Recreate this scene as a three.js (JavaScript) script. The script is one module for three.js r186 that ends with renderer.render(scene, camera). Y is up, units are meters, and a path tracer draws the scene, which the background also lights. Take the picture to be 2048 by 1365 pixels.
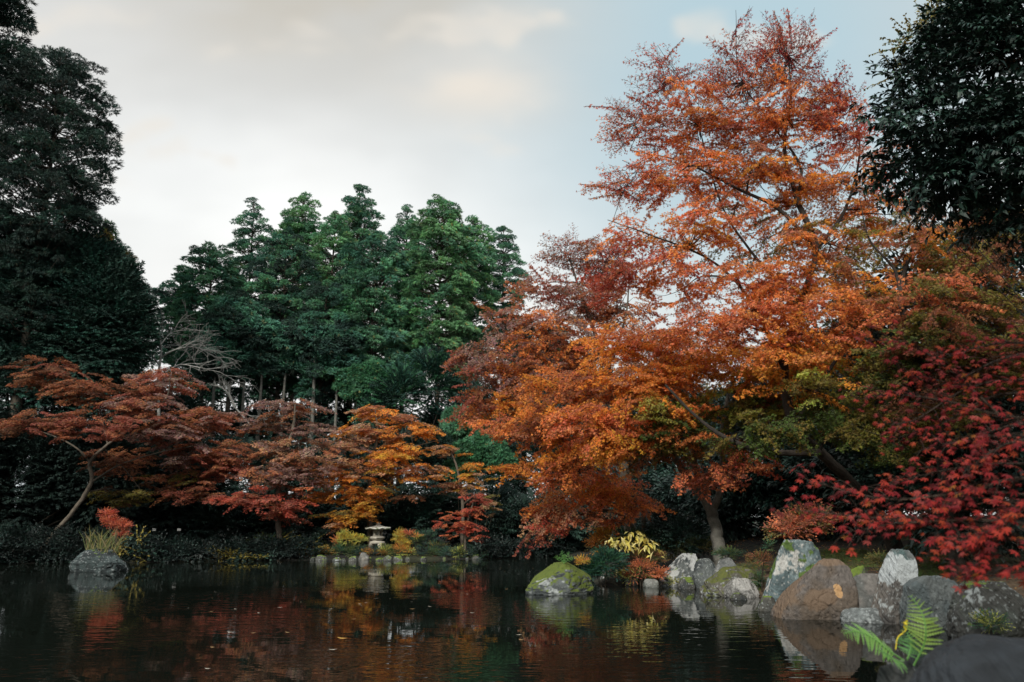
import * as THREE from 'three';
import { mergeVertices } from 'three/addons/utils/BufferGeometryUtils.js';

// ------------------------------------------------------------------ camera, sky, sun, exposure
const F = 1593, PITCH = 13 * Math.PI / 180, EYE = 1.5;           // the photograph is 2048 x 1365 pixels
const scene = new THREE.Scene();
const camera = new THREE.PerspectiveCamera(2 * Math.atan(682.5 / F) * 180 / Math.PI, 1024 / 682, 0.1, 4000);
camera.position.set(0, EYE, 0);
camera.lookAt(0, EYE + Math.sin(PITCH), -Math.cos(PITCH));
camera.focus = 17;
camera.userData.fStop = 3.2;

const renderer = new THREE.WebGLRenderer({ antialias: true });
renderer.toneMapping = THREE.LinearToneMapping;
renderer.toneMappingExposure = 1.15;
renderer.shadowMap.enabled = true;

const SKY_GAIN = 1.0;
const sun = new THREE.DirectionalLight(new THREE.Color(1.0, 0.95, 0.86), 3.2);
sun.position.set(-22, 48, 34);
sun.shadow.radius = 24;
sun.castShadow = true;
sun.shadow.mapSize.set(2048, 2048);
Object.assign(sun.shadow.camera, { left: -60, right: 60, top: 60, bottom: -60, near: 1, far: 200 });
sun.target.position.set(0, 4, -24);
scene.add(sun, sun.target);

// ------------------------------------------------------------------ small tools
const V = (x, y, z) => new THREE.Vector3(x, y, z);
const lerp = (a, b, t) => a + (b - a) * t, clamp = (x, a = 0, b = 1) => Math.min(b, Math.max(a, x));
const smooth = (a, b, x) => { const t = clamp((x - a) / (b - a)); return t * t * (3 - 2 * t); };
function mulberry(a) { return () => { a = (a + 0x6d2b79f5) | 0; let t = Math.imul(a ^ (a >>> 15), 1 | a); t = (t + Math.imul(t ^ (t >>> 7), 61 | t)) ^ t; return ((t ^ (t >>> 14)) >>> 0) / 4294967296; }; }
let rnd = mulberry(1);
const reseed = (n) => { rnd = mulberry(n * 7919 + 13); };
const rr = (a, b) => a + (b - a) * rnd();
const pick = (a) => a[Math.floor(rnd() * a.length) % a.length];
const randDir = () => { const y = rr(-1, 1), a = rr(0, Math.PI * 2), s = Math.sqrt(1 - y * y); return V(Math.cos(a) * s, y, Math.sin(a) * s); };
const hash3 = (x, y, z) => { let h = Math.imul(x, 374761393) ^ Math.imul(y, 668265263) ^ Math.imul(z, 1274126177); h = Math.imul(h ^ (h >>> 13), 1274126177); return ((h ^ (h >>> 16)) >>> 0) / 4294967296; };
function noise(x, y, z = 0) {
  const i = Math.floor(x), j = Math.floor(y), k = Math.floor(z); let u = x - i, v = y - j, w = z - k;
  u = u * u * (3 - 2 * u); v = v * v * (3 - 2 * v); w = w * w * (3 - 2 * w);
  const c = (a, b, d) => hash3(i + a, j + b, k + d);
  return lerp(lerp(lerp(c(0, 0, 0), c(1, 0, 0), u), lerp(c(0, 1, 0), c(1, 1, 0), u), v), lerp(lerp(c(0, 0, 1), c(1, 0, 1), u), lerp(c(0, 1, 1), c(1, 1, 1), u), v), w);
}
function fbm(x, y, z = 0, n = 4) { let s = 0, a = 0.5, t = 0; for (let i = 0; i < n; i++) { s += a * noise(x, y, z); t += a; a *= 0.5; x = x * 2.03 + 17.1; y = y * 2.03 + 5.7; z = z * 2.03 + 9.2; } return s / t; }
// a pixel of the photograph as a direction, a point at a forward distance, or a point on a level
function ray(px, py) {
  const x = (px - 1024) / F, y = -(py - 682.5) / F;
  return V(x, Math.sin(PITCH) + y * Math.cos(PITCH), -Math.cos(PITCH) + y * Math.sin(PITCH));
}
const back = (D) => D + 7 * smooth(28.2, 30, D);                       // the far shore and all behind it
function at(px, py, D0, raw) { const D = raw ? D0 : back(D0), d = ray(px, py); return d.multiplyScalar(D / -d.z).add(V(0, EYE, 0)); }
function onLevel(px, py, h = 0) { const d = ray(px, py); return d.multiplyScalar((h - EYE) / d.y).add(V(0, EYE, 0)); }
const mpp = (D) => back(D) / F / Math.cos(PITCH);                           // metres per photograph pixel, roughly

const taken = new Map();
function numbered(n) { const k = taken.get(n) || 0; taken.set(n, k + 1); return k ? n + '_' + String(k).padStart(3, '0') : n; }
function tag(o, label, category, group, kind) {
  if (label) o.userData.label = label;
  if (category) o.userData.category = category;
  if (group) o.userData.group = group;
  if (kind) o.userData.kind = kind;
  return o;
}
const stuff = (o) => { o.userData.kind = 'stuff'; return o; };
function thing(name, label, category, p, group) {
  const o = new THREE.Group(); o.name = numbered(name); o.position.copy(p); scene.add(o);
  return tag(o, label, category, group);
}
function put(name, geo, mat, parent, world = true) {                   // a part; geometry written in world metres
  const m = new THREE.Mesh(geo, mat); m.name = parent === scene ? numbered(name) : name; m.castShadow = m.receiveShadow = true;
  if (world && parent !== scene) m.position.copy(parent.position).negate();
  parent.add(m); return m;
}

class MB {                                                            // collects triangles into one geometry
  constructor() { this.p = []; this.n = []; this.u = []; this.c = []; this.i = []; }
  v(p, n, u, v, c) { this.p.push(p.x, p.y, p.z); this.n.push(n.x, n.y, n.z); this.u.push(u, v); this.c.push(c[0], c[1], c[2]); return this.p.length / 3 - 1; }
  tri(a, b, c, col, n) {
    n = n || b.clone().sub(a).cross(c.clone().sub(a)).normalize();
    const k = this.v(a, n, 0, 0, col); this.v(b, n, 1, 0, col); this.v(c, n, 0, 1, col); this.i.push(k, k + 1, k + 2);
  }
  tube(pts, rad, sides, col = [1, 1, 1], wob = 0, cap = false) {
    const n = pts.length, fr = V(0.31, 0.2, 0.93); let len = 0;
    const ax = V(0, 0, 0), bx = V(0, 0, 0), base = this.p.length / 3;
    for (let i = 0; i < n; i++) {
      const t = pts[Math.min(n - 1, i + 1)].clone().sub(pts[Math.max(0, i - 1)]).normalize();
      if (i) len += pts[i].distanceTo(pts[i - 1]);
      ax.copy(fr).addScaledVector(t, -fr.dot(t)).normalize(); if (ax.lengthSq() < 0.5) ax.set(1, 0, 0); fr.copy(ax);
      bx.crossVectors(t, ax);
      const r0 = typeof rad === 'function' ? rad(i / (n - 1)) : rad;
      for (let s = 0; s <= sides; s++) {
        const a = s / sides * Math.PI * 2, r = r0 * (1 + wob * (noise(pts[i].x * 3 + Math.cos(a) * 1.5, pts[i].y * 1.4, pts[i].z * 3 + Math.sin(a) * 1.5) - 0.5));
        const nn = ax.clone().multiplyScalar(Math.cos(a)).addScaledVector(bx, Math.sin(a));
        this.v(pts[i].clone().addScaledVector(nn, r), nn, s / sides * Math.max(1, Math.round(r0 * 8)), len, col);
      }
    }
    for (let i = 0; i < n - 1; i++) for (let s = 0; s < sides; s++) { const q = base + i * (sides + 1) + s; this.i.push(q, q + 1, q + sides + 1, q + 1, q + sides + 2, q + sides + 1); }
    if (cap) { const k = base + (n - 1) * (sides + 1); for (let s = 1; s < sides - 1; s++) this.i.push(k, k + s, k + s + 1); }
  }
  geo() {
    const g = new THREE.BufferGeometry();
    g.setAttribute('position', new THREE.Float32BufferAttribute(this.p, 3)); g.setAttribute('normal', new THREE.Float32BufferAttribute(this.n, 3));
    g.setAttribute('uv', new THREE.Float32BufferAttribute(this.u, 2)); g.setAttribute('color', new THREE.Float32BufferAttribute(this.c, 3));
    g.setIndex(this.i); return g;
  }
}
const curve = (pts, n) => new THREE.CatmullRomCurve3(pts, false, 'catmullrom', 0.5).getPoints(n);

class Scatter {                                                       // placements of one shared shape
  constructor() { this.m = []; this.c = []; }
  add(p, x, up, s, col) {
    const X = x.clone().normalize(), Z = X.clone().cross(up).normalize(), Y = Z.clone().cross(X);
    const [sx, sy, sz] = Array.isArray(s) ? s : [s, s, s];
    this.m.push(new THREE.Matrix4().makeBasis(X.multiplyScalar(sx), Y.multiplyScalar(sy), Z.multiplyScalar(sz)).setPosition(p)); this.c.push(col);
  }
  build(name, geo, mat, parent) {
    const o = new THREE.InstancedMesh(geo, mat, this.m.length), c = new THREE.Color();
    this.m.forEach((m, i) => { o.setMatrixAt(i, m); o.setColorAt(i, c.setRGB(...this.c[i])); });
    o.name = parent === scene ? numbered(name) : name; o.castShadow = o.receiveShadow = true;
    if (parent !== scene) o.position.copy(parent.position).negate();
    parent.add(o); return o;
  }
}

// ------------------------------------------------------------------ textures and materials
function dataTex(n, f, srgb, repeat) {
  const d = new Uint8Array(n * n * 4);
  for (let y = 0; y < n; y++) for (let x = 0; x < n; x++) { const c = f(x / n, y / n), o = (y * n + x) * 4; d[o] = c[0] * 255; d[o + 1] = c[1] * 255; d[o + 2] = c[2] * 255; d[o + 3] = 255; }
  const t = new THREE.DataTexture(d, n, n, THREE.RGBAFormat); t.wrapS = t.wrapT = THREE.RepeatWrapping; t.magFilter = THREE.LinearFilter; t.minFilter = THREE.LinearMipmapLinearFilter; t.generateMipmaps = true;
  if (srgb) t.colorSpace = THREE.SRGBColorSpace; if (repeat) t.repeat.set(repeat, repeat); t.needsUpdate = true; return t;
}
// noise that repeats over the unit square
function tnoise(u, v, f, seed) {
  const x = u * f, y = v * f, i = Math.floor(x), j = Math.floor(y); let a = x - i, b = y - j; a = a * a * (3 - 2 * a); b = b * b * (3 - 2 * b);
  const h = (p, q) => hash3(((p % f) + f) % f, ((q % f) + f) % f, seed);
  return lerp(lerp(h(i, j), h(i + 1, j), a), lerp(h(i, j + 1), h(i + 1, j + 1), a), b);
}
const tfbm = (u, v, f, seed, n = 4) => { let s = 0, a = 0.5, t = 0; for (let k = 0; k < n; k++) { s += a * tnoise(u, v, f << k, seed + k); t += a; a *= 0.55; } return s / t; };
const g1 = (x) => [x, x, x];
const rockBump = dataTex(512, (u, v) => g1(clamp(0.55 * tfbm(u, v, 6, 3, 6) + 0.45 * Math.pow(tfbm(u, v, 24, 9, 4), 2) * 1.6)));
const barkBump = dataTex(256, (u, v) => g1(clamp(tfbm(u * 1, v * 0.25 + 0.02, 16, 21, 3) * 0.8 + 0.2 * tnoise(u, v, 64, 5))));
const barkMap = dataTex(256, (u, v) => { const a = tfbm(u, v, 8, 31, 5), b = tnoise(u, v, 32, 77); const l = 0.55 + 0.6 * (a - 0.4) + (b > 0.78 ? 0.18 : 0); return [clamp(l), clamp(l * 0.98), clamp(l * 0.95)]; }, false);
const soilMap = dataTex(1024, (u, v) => {
  const a = tfbm(u, v, 8, 41, 6), b = tfbm(u, v, 64, 55, 3), k = tnoise(u, v, 200, 7); const l = 0.45 + 0.9 * (a - 0.5) + 0.8 * (b - 0.5);
  return k > 0.9 ? [clamp(l * 1.5), clamp(l * 1.0), clamp(l * 0.6)] : [clamp(l), clamp(l), clamp(l)];
}, false);
const WAVES = (() => { reseed(5); const w = []; for (let k = 0; k < 60; k++) { const ky = Math.round(rr(8, 100)) * (rnd() < 0.5 ? 1 : -1), kx = Math.round(ky * rr(-0.6, 0.6)); const K = Math.hypot(kx, ky); w.push([kx, ky, rr(0, 6.28), 3.2 / Math.pow(K, 1.15)]); } return w; })();
const waterBump = dataTex(1024, (u, v) => { let s = 0; for (const [kx, ky, p, a] of WAVES) s += a * Math.sin(6.28318 * (kx * u + ky * v) + p); return g1(clamp(0.5 + 0.5 * s * (0.15 + 1.5 * smooth(0.36, 0.66, tfbm(u, v, 4, 91, 3))))); });

const std = (o) => new THREE.MeshStandardMaterial({ roughness: 0.85, metalness: 0, ...o });
const phys = (o) => new THREE.MeshPhysicalMaterial({ roughness: 0.9, metalness: 0, ...o });
const M = {
  maple: phys({ vertexColors: true, side: THREE.DoubleSide, transmission: 0.5, thickness: 0, roughness: 0.95, specularIntensity: 0.3 }),
  mapleNear: phys({ vertexColors: true, side: THREE.DoubleSide, transmission: 0.4, thickness: 0, roughness: 0.85, specularIntensity: 0.25 }),
  needle: std({ vertexColors: true, side: THREE.DoubleSide, roughness: 0.8 }),
  broad: phys({ vertexColors: true, side: THREE.DoubleSide, roughness: 0.55 }),
  soft: phys({ vertexColors: true, side: THREE.DoubleSide, transmission: 0.35, thickness: 0, roughness: 0.9 }),
  bark: std({ color: new THREE.Color().setRGB(0.17, 0.145, 0.115), vertexColors: true, map: barkMap, bumpMap: barkBump, bumpScale: 0.02, roughness: 0.95 }),
  greyBark: std({ color: new THREE.Color().setRGB(0.36, 0.34, 0.29), vertexColors: true, map: barkMap, bumpMap: barkBump, bumpScale: 0.015, roughness: 0.95 }),
  trunkBark: std({ color: new THREE.Color().setRGB(0.2, 0.2, 0.18), vertexColors: true, map: barkMap, bumpMap: barkBump, bumpScale: 0.015, roughness: 0.95 }),
  darkBark: std({ color: new THREE.Color().setRGB(0.06, 0.05, 0.042), vertexColors: true, map: barkMap, bumpMap: barkBump, bumpScale: 0.02, roughness: 0.95 }),
  paleBark: std({ color: new THREE.Color().setRGB(0.3, 0.31, 0.3), vertexColors: true, map: barkMap, roughness: 0.95 }),
  rock: std({ vertexColors: true, bumpMap: rockBump, bumpScale: 0.035, roughness: 0.85 }),
  granite: std({ color: new THREE.Color().setRGB(0.56, 0.54, 0.47), map: barkMap, bumpMap: rockBump, bumpScale: 0.01, roughness: 0.9 }),
  mossyStone: std({ vertexColors: true, bumpMap: rockBump, bumpScale: 0.02, roughness: 0.95 }),
  water: phys({ color: new THREE.Color().setRGB(0.006, 0.008, 0.006), roughness: 0.02, ior: 1.3, specularIntensity: 0.52, bumpMap: waterBump, bumpScale: 0.0021 }),
  white: std({ color: new THREE.Color().setRGB(0.75, 0.75, 0.72), roughness: 0.7 }),
};

// ------------------------------------------------------------------ sky
{
  const W = 1024, H = 512, d = new Float32Array(W * H * 4), p0 = V(0, 0, -1);
  const lump = (az, el, ca, ce, sa, se) => Math.exp(-(((az - ca) / sa) ** 2) - ((el - ce) / se) ** 2);
  for (let y = 0; y < H; y++) for (let x = 0; x < W; x++) {
    const el = ((y + 0.5) / H - 0.5) * Math.PI, a = ((x + 0.5) / W - 0.5) * 2 * Math.PI;
    const dx = Math.cos(el) * Math.cos(a), dy = Math.sin(el), dz = Math.cos(el) * Math.sin(a);
    const az = Math.atan2(dx, -dz) * 180 / Math.PI, e = el * 180 / Math.PI;
    const k = 1.6 / (Math.max(0, dy) + 0.35);                              // cloud sheet seen in perspective
    const n = fbm(dx * k + 4.1, dz * k * 1.6 + 2.2, 0.5, 5), n2 = fbm(dx * k * 2.3 + 9, dz * k * 3.4, 3.5, 4);
    // thin grey overcast with brownish banks, opening to pale blue in places
    const n3 = fbm(dx * k * 1.1 + 31, dz * k * 2.0 + 12, 7.5, 6), wisp = fbm(dx * k * 5 + 3, dz * k * 9 + 8, 1.5, 4);
    let blue = 0.6 * smooth(0.5, 0.66, fbm(dx * 1.4 + 7.3, dz * 1.4 + 1.9, dy * 1.3, 3));
    blue = clamp(Math.max(blue * (1 - lump(az, e, -12, 20, 22, 20)), 1.2 * lump(az, e, 18, 31, 17, 18)) * (0.75 + 0.5 * n));
    const bank = clamp((smooth(0.5, 0.72, n3) * 0.6 * smooth(24, 38, e) + 1.3 * lump(az, e, -17, 38, 15, 6) * smooth(0.3, 0.62, n2 * 0.6 + wisp * 0.4)) * (1 - blue));
    const puff = clamp(lump(az, e, -3, 30.6 + 1.6 * (wisp - 0.5), 5.5, 2.0) * (0.2 + 1.5 * wisp) + 0.6 * smooth(0.56, 0.7, wisp) * smooth(0.5, 0.6, n3) * smooth(14, 26, e));
    const grey = lerp(0.77, 0.63, smooth(19, 32, e)) + 0.22 * (n - 0.5) + 0.14 * (n2 - 0.5) + 0.13 * (wisp - 0.5) + 0.13 * lump(az, e, -16, 19, 13, 10) + 0.05 * lump(az, e, -2, 13, 20, 7);
    let c = [grey, grey * 1.012, grey];
    const over = (q, t) => { c = c.map((v, i) => lerp(v, q[i], clamp(t))); };
    over([0.42, 0.56, 0.625], blue); over([0.5, 0.465, 0.4], bank * 0.75); over([0.74, 0.69, 0.62], puff * 0.95);
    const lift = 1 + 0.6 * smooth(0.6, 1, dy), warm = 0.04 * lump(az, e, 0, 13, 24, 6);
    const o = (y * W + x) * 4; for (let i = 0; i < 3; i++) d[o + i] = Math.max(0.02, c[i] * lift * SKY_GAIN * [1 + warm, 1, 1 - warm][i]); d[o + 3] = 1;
    if (dy < 0) { d[o] = 0.03; d[o + 1] = 0.035; d[o + 2] = 0.03; }
  }
  const t = new THREE.DataTexture(d, W, H, THREE.RGBAFormat, THREE.FloatType);
  t.mapping = THREE.EquirectangularReflectionMapping; t.colorSpace = THREE.LinearSRGBColorSpace; t.magFilter = THREE.LinearFilter; t.minFilter = THREE.LinearFilter; t.needsUpdate = true;
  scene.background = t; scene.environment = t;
}

// ------------------------------------------------------------------ ground and water
const SHORE = [[-700, 1150], [-150, 1136], [0, 1129], [100, 1127], [260, 1126], [400, 1124], [560, 1122], [700, 1120], [850, 1120], [960, 1119], [1060, 1114], [1110, 1112], [1160, 1117], [1168, 1140], [1190, 1176], [1260, 1172], [1330, 1170], [1410, 1176], [1440, 1188], [1530, 1196], [1570, 1222], [1690, 1232], [1760, 1238], [1930, 1250], [2040, 1272]]
  .map(([x, y]) => { const p = onLevel(x, y); return [p.x, p.z]; }).concat([[3.6, -7.2], [2.3, -4.6], [1.25, -2.6], [0.9, -1], [0.6, 0.6], [-6, 1.2], [-20, 0], [-26, -8]]);
function shoreDist(x, z) {                                            // metres from the water's edge, negative over the water
  let best = 1e9, inside = false;
  for (let i = 0, j = SHORE.length - 1; i < SHORE.length; j = i++) {
    const [ax, az] = SHORE[j], [bx, bz] = SHORE[i], ex = bx - ax, ez = bz - az, t = clamp(((x - ax) * ex + (z - az) * ez) / (ex * ex + ez * ez));
    best = Math.min(best, Math.hypot(x - ax - ex * t, z - az - ez * t));
    if ((az > z) !== (bz > z) && x < (bx - ax) * (z - az) / (bz - az) + ax) inside = !inside;
  }
  return inside ? -best : best;
}
function groundY(x, z) {
  const d = shoreDist(x, z);
  if (d < 0) return Math.max(-1.1, d * 0.7);
  const right = smooth(2, 7, x + 0.12 * (z + 20)) * smooth(-32, -26, z);
  const slope = lerp(0.055, 0.17, right), edge = lerp(0.13, 0.38, right);
  let h = edge * smooth(0, 0.6, d) + slope * Math.max(0, d - 0.2);
  h = 3.4 * (1 - Math.exp(-h / 3.4));
  h += (fbm(x * 0.5, z * 0.5, 2, 4) - 0.5) * 0.35 * smooth(0.3, 2, d) + (fbm(x * 3, z * 3, 4, 3) - 0.5) * 0.08 * smooth(0, 0.4, d);
  return h - 6 * smooth(95, 400, Math.hypot(x, z + 25));
}
{
  const axis = (lo, hi, step, out) => { const a = []; for (let v = lo; v <= hi; v += step) a.push(v); let s = step; while (a[a.length - 1] < out) { s *= 1.35; a.push(a[a.length - 1] + s); } s = step; while (a[0] > -out) { s *= 1.35; a.unshift(a[0] - s); } return a; };
  const xs = axis(-27, 17, 0.2, 1800), zs = axis(-45, 2, 0.2, 1800), p = [], c = [], uv = [], ix = [];
  for (const z of zs) for (const x of xs) {
    p.push(x, groundY(x, z), z); uv.push(x / 5, z / 5);
    const lawn = smooth(2.5, 6, x) * smooth(-24, -19, z), m = smooth(0.42, 0.62, fbm(x * 0.9, z * 0.9, 8, 4));
    const soil = [0.11, 0.075, 0.045], moss = [0.11, 0.14, 0.03], dark = [0.035, 0.036, 0.022];
    const k = lerp(0.12, 0.95, lawn) * m; for (let i = 0; i < 3; i++) c.push(lerp(lerp(dark[i] * 0.3, soil[i], lawn), moss[i], k) * 1.6);
  }
  const nx = xs.length;
  for (let j = 0; j < zs.length - 1; j++) for (let i = 0; i < nx - 1; i++) { const q = j * nx + i; ix.push(q, q + nx, q + 1, q + 1, q + nx, q + nx + 1); }
  const g = new THREE.BufferGeometry();
  g.setAttribute('position', new THREE.Float32BufferAttribute(p, 3)); g.setAttribute('color', new THREE.Float32BufferAttribute(c, 3)); g.setAttribute('uv', new THREE.Float32BufferAttribute(uv, 2)); g.setIndex(ix); g.computeVertexNormals();
  const o = put('ground', g, std({ vertexColors: true, map: soilMap, bumpMap: soilMap, bumpScale: 0.04, roughness: 0.95 }), scene);
  tag(o, null, null, null, 'structure');
  const w = new THREE.PlaneGeometry(40, 46, 1, 1); w.rotateX(-Math.PI / 2); w.translate(-7, 0, -20);
  const wp = w.attributes.position, wu = w.attributes.uv; for (let i = 0; i < wp.count; i++) wu.setXY(i, wp.getX(i) / 8, wp.getZ(i) / 8);
  tag(put('water', w, M.water, scene), null, null, null, 'structure');
}

// ------------------------------------------------------------------ leaf shapes
const BR = [0.10, 0.085, 0.075];                                       // twigs, before the tint of the spray
function star(mb, p, x, n, s, col, lobes = 5) {                        // small five-pointed maple leaf: a lobe is one triangle
  const z = x.clone().cross(n).normalize(), nn = z.clone().cross(x).normalize();
  for (let k = 0; k < lobes; k++) {
    const a = (k - (lobes - 1) / 2) * (lobes === 5 ? 0.95 : 1.1), l = s * (1 - 0.16 * Math.abs(k - (lobes - 1) / 2)) * (k === (lobes - 1) / 2 ? 1.05 : 1);
    const d = x.clone().multiplyScalar(Math.cos(a)).addScaledVector(z, Math.sin(a)).addScaledVector(nn, -0.18), q = x.clone().multiplyScalar(-Math.sin(a)).addScaledVector(z, Math.cos(a));
    const m = p.clone().addScaledVector(d, l * 0.32);
    mb.tri(p, m.clone().addScaledVector(q, -l * 0.17), p.clone().addScaledVector(d, l), col); mb.tri(p, p.clone().addScaledVector(d, l), m.clone().addScaledVector(q, l * 0.17), col);
  }
}
function blade(mb, p, x, n, l, w, col, droop = 0) {                    // lance-shaped leaf of two bent quads
  const z = x.clone().cross(n).normalize(), nn = z.clone().cross(x).normalize(), m = p.clone().addScaledVector(x, l * 0.45), t = p.clone().addScaledVector(x, l).addScaledVector(nn, -l * droop);
  mb.tri(p, m.clone().addScaledVector(z, -w), m.clone().addScaledVector(z, w), col); mb.tri(m.clone().addScaledVector(z, -w), t, m.clone().addScaledVector(z, w), col);
}
const jit = (a, b = a) => { const k = rr(1 - a, 1 + a); return [k * rr(1 - b * 0.3, 1 + b * 0.3), k * rr(1 - b, 1 + b), k * rr(1 - b, 1 + b)]; };
// a flat spray of maple twigs, unit length along +x, leaves of the given size
function mapleFan(seed, leaf, fill, droop, flat = 0.5) {
  reseed(seed); const mb = new MB();
  const prof = (q) => V(q.x, q.y - droop * q.x * q.x - 0.25 * q.z * q.z, q.z);
  const leafAt = (q, dir) => {
    for (let k = 0; k < (fill > 1 ? 2 : 1); k++) {
      if (rnd() > fill) continue;
      const x = V(dir.x + rr(-0.7, 0.7), rr(-1.9 * flat, 0.15), dir.z + rr(-0.7, 0.7)).normalize(), n = V(rr(-flat, flat) * 1.5, 1, rr(-flat, flat) * 1.5).normalize();
      star(mb, prof(q).add(V(rr(-1, 1), rr(-1, 1), rr(-1, 1)).multiplyScalar(leaf * 0.6)), x, n, leaf * rr(0.7, 1.15), jit(0.22, 0.2), rnd() < 0.75 ? 5 : 3);
    }
  };
  const twig = (o, dir, len, r, depth) => {
    const pts = [], n = 4, bend = rr(-0.3, 0.3); for (let i = 0; i <= n; i++) { const t = i / n; pts.push(prof(V(o.x + dir.x * len * t - dir.z * bend * len * t * t, o.y + rr(-0.01, 0.01), o.z + dir.z * len * t + dir.x * bend * len * t * t))); }
    mb.tube(pts, (t) => r * (1 - 0.7 * t), 3, BR);
    const raw = (t) => V(o.x + dir.x * len * t - dir.z * bend * len * t * t, o.y, o.z + dir.z * len * t + dir.x * bend * len * t * t);
    for (let l = leaf * (depth ? 0.4 : 2); l < len; l += leaf * 0.62) leafAt(raw(l / len).add(V(0, 0, 0)), V(dir.x + rr(-0.5, 0.5), 0, dir.z + rr(-0.9, 0.9)));
    leafAt(raw(1), dir);
    if (depth < 2) { let side = rnd() < 0.5 ? 1 : -1; for (let l = len * 0.15; l < len * 0.95; l += len * (depth ? 0.26 : 0.105)) { side = -side; const a = side * rr(0.55, 1.05); twig(raw(l / len), V(dir.x * Math.cos(a) - dir.z * Math.sin(a), 0, dir.x * Math.sin(a) + dir.z * Math.cos(a)), (len - l * 0.7) * (depth ? 0.4 : rr(0.38, 0.6)), r * 0.6, depth + 1); } }
  };
  twig(V(0, 0, 0), V(1, 0, 0), 1, 0.008, 0);
  return mb.geo();
}
// rounded clump of drooping cedar fronds, radius 1
function pompom(seed, tufts, bladeLen, bladeW, per = 7) {
  reseed(seed); const mb = new MB();
  for (let k = 0; k < tufts; k++) {
    const d = randDir(); if (d.y < -0.25 && rnd() < 0.75) { k--; continue; }
    const lump = 0.78 + 0.3 * noise(d.x * 2.2 + seed, d.y * 2.2, d.z * 2.2), p = V(d.x, d.y * 0.62, d.z).multiplyScalar(lump * rr(0.55, 1.12)), c = jit(0.35, 0.12), rust = rnd() < 0.035 ? [2.2, 0.8, 0.6] : [1, 1, 1];
    for (let b = 0; b < per; b++) {
      const x = d.clone().add(V(0, d.y > 0.25 ? 0.35 : -0.55, 0)).addScaledVector(randDir(), 0.7).normalize();
      const q = p.clone().addScaledVector(randDir(), 0.06), cc = [c[0] * rust[0], c[1] * rust[1], c[2] * rust[2]];
      blade(mb, q, x, randDir(), bladeLen * rr(0.6, 1.2), bladeW, cc, 0.3);
    }
  }
  for (let k = 0; k < 7; k++) { const d = randDir(); d.y = Math.abs(d.y) * 0.6; mb.tube([V(0, -0.5, 0), d.clone().multiplyScalar(0.4), d.clone().multiplyScalar(0.85)], (t) => 0.03 * (1 - 0.8 * t), 3, [0.3, 0.22, 0.2]); }
  return mb.geo();
}
// leafy spray of a broad-leaved evergreen, unit length along +x
function leafSpray(seed, n, l, w, spread = 0.5, droop = 0.25) {
  reseed(seed); const mb = new MB();
  for (let t = 0; t < 3; t++) {
    const a = (t - 1) * 0.55, pts = []; for (let i = 0; i <= 4; i++) { const q = i / 4; pts.push(V(q * Math.cos(a), -0.15 * q * q + rr(-0.02, 0.02), q * Math.sin(a))); }
    mb.tube(pts, (q) => 0.012 * (1 - 0.7 * q), 3, [0.5, 0.35, 0.3]);
    for (let k = 0; k < n / 3; k++) {
      const q = rr(0.1, 1), i = Math.min(3, Math.floor(q * 4)), p = pts[i].clone().lerp(pts[i + 1], q * 4 - i), b = a + rr(-1.2, 1.2);
      blade(mb, p, V(Math.cos(b), rr(-spread, spread * 0.5), Math.sin(b)).normalize(), V(rr(-0.6, 0.6), 1, rr(-0.6, 0.6)).normalize(), l * rr(0.7, 1.15), w, jit(0.25, 0.12), droop);
    }
  }
  return mb.geo();
}
const G = {
  fan: [mapleFan(11, 0.066, 0.62, 0.3, 0.75), mapleFan(12, 0.07, 0.55, 0.4, 0.8), mapleFan(13, 0.064, 0.66, 0.22, 0.75)],
  thin: [mapleFan(21, 0.062, 0.3, 0.15, 0.9), mapleFan(22, 0.062, 0.24, 0.1, 0.9)],
  layer: [mapleFan(31, 0.07, 0.9, 0.15, 0.4), mapleFan(32, 0.07, 0.8, 0.25, 0.4)],
  pom: [pompom(41, 120, 0.34, 0.032, 8), pompom(42, 110, 0.38, 0.034, 8), pompom(43, 130, 0.32, 0.032, 8)],
  near: [pompom(51, 150, 0.3, 0.022, 8), pompom(52, 130, 0.34, 0.024, 8)],
  dense: [leafSpray(61, 130, 0.16, 0.022, 0.5, 0.3), leafSpray(62, 120, 0.18, 0.024, 0.7, 0.35)],
  broad: [leafSpray(71, 60, 0.2, 0.036, 0.7, 0.35), leafSpray(72, 54, 0.22, 0.04, 0.9, 0.45)],
  small: [leafSpray(81, 75, 0.12, 0.035, 0.9, 0.2), leafSpray(82, 66, 0.14, 0.04, 0.9, 0.2)],
};
const C = {                                                           // leaf colours, linear; cedarLit brightened as if sunlit, black darkened for shade
  red: [0.56, 0.115, 0.065], crimson: [0.36, 0.03, 0.035], vermilion: [0.74, 0.24, 0.1], rust: [0.46, 0.175, 0.08], brick: [0.42, 0.13, 0.08], mauve: [0.38, 0.23, 0.19], brown: [0.22, 0.085, 0.04],
  orange: [0.82, 0.3, 0.08], amber: [0.8, 0.325, 0.05], gold: [0.64, 0.34, 0.04], tan: [0.6, 0.34, 0.19], yellow: [0.74, 0.55, 0.06], lime: [0.52, 0.54, 0.11], olive: [0.22, 0.18, 0.035], leafGreen: [0.10, 0.15, 0.03],
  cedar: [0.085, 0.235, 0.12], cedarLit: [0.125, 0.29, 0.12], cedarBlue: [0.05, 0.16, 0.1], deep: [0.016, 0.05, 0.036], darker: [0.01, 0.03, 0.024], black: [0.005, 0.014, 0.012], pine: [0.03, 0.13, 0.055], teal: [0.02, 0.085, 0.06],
};
const tint = (list, j = 0.18) => { const c = C[pick(list)], k = rr(1 - j, 1 + j); return c.map((x) => x * k * rr(0.94, 1.06)); };

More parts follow.
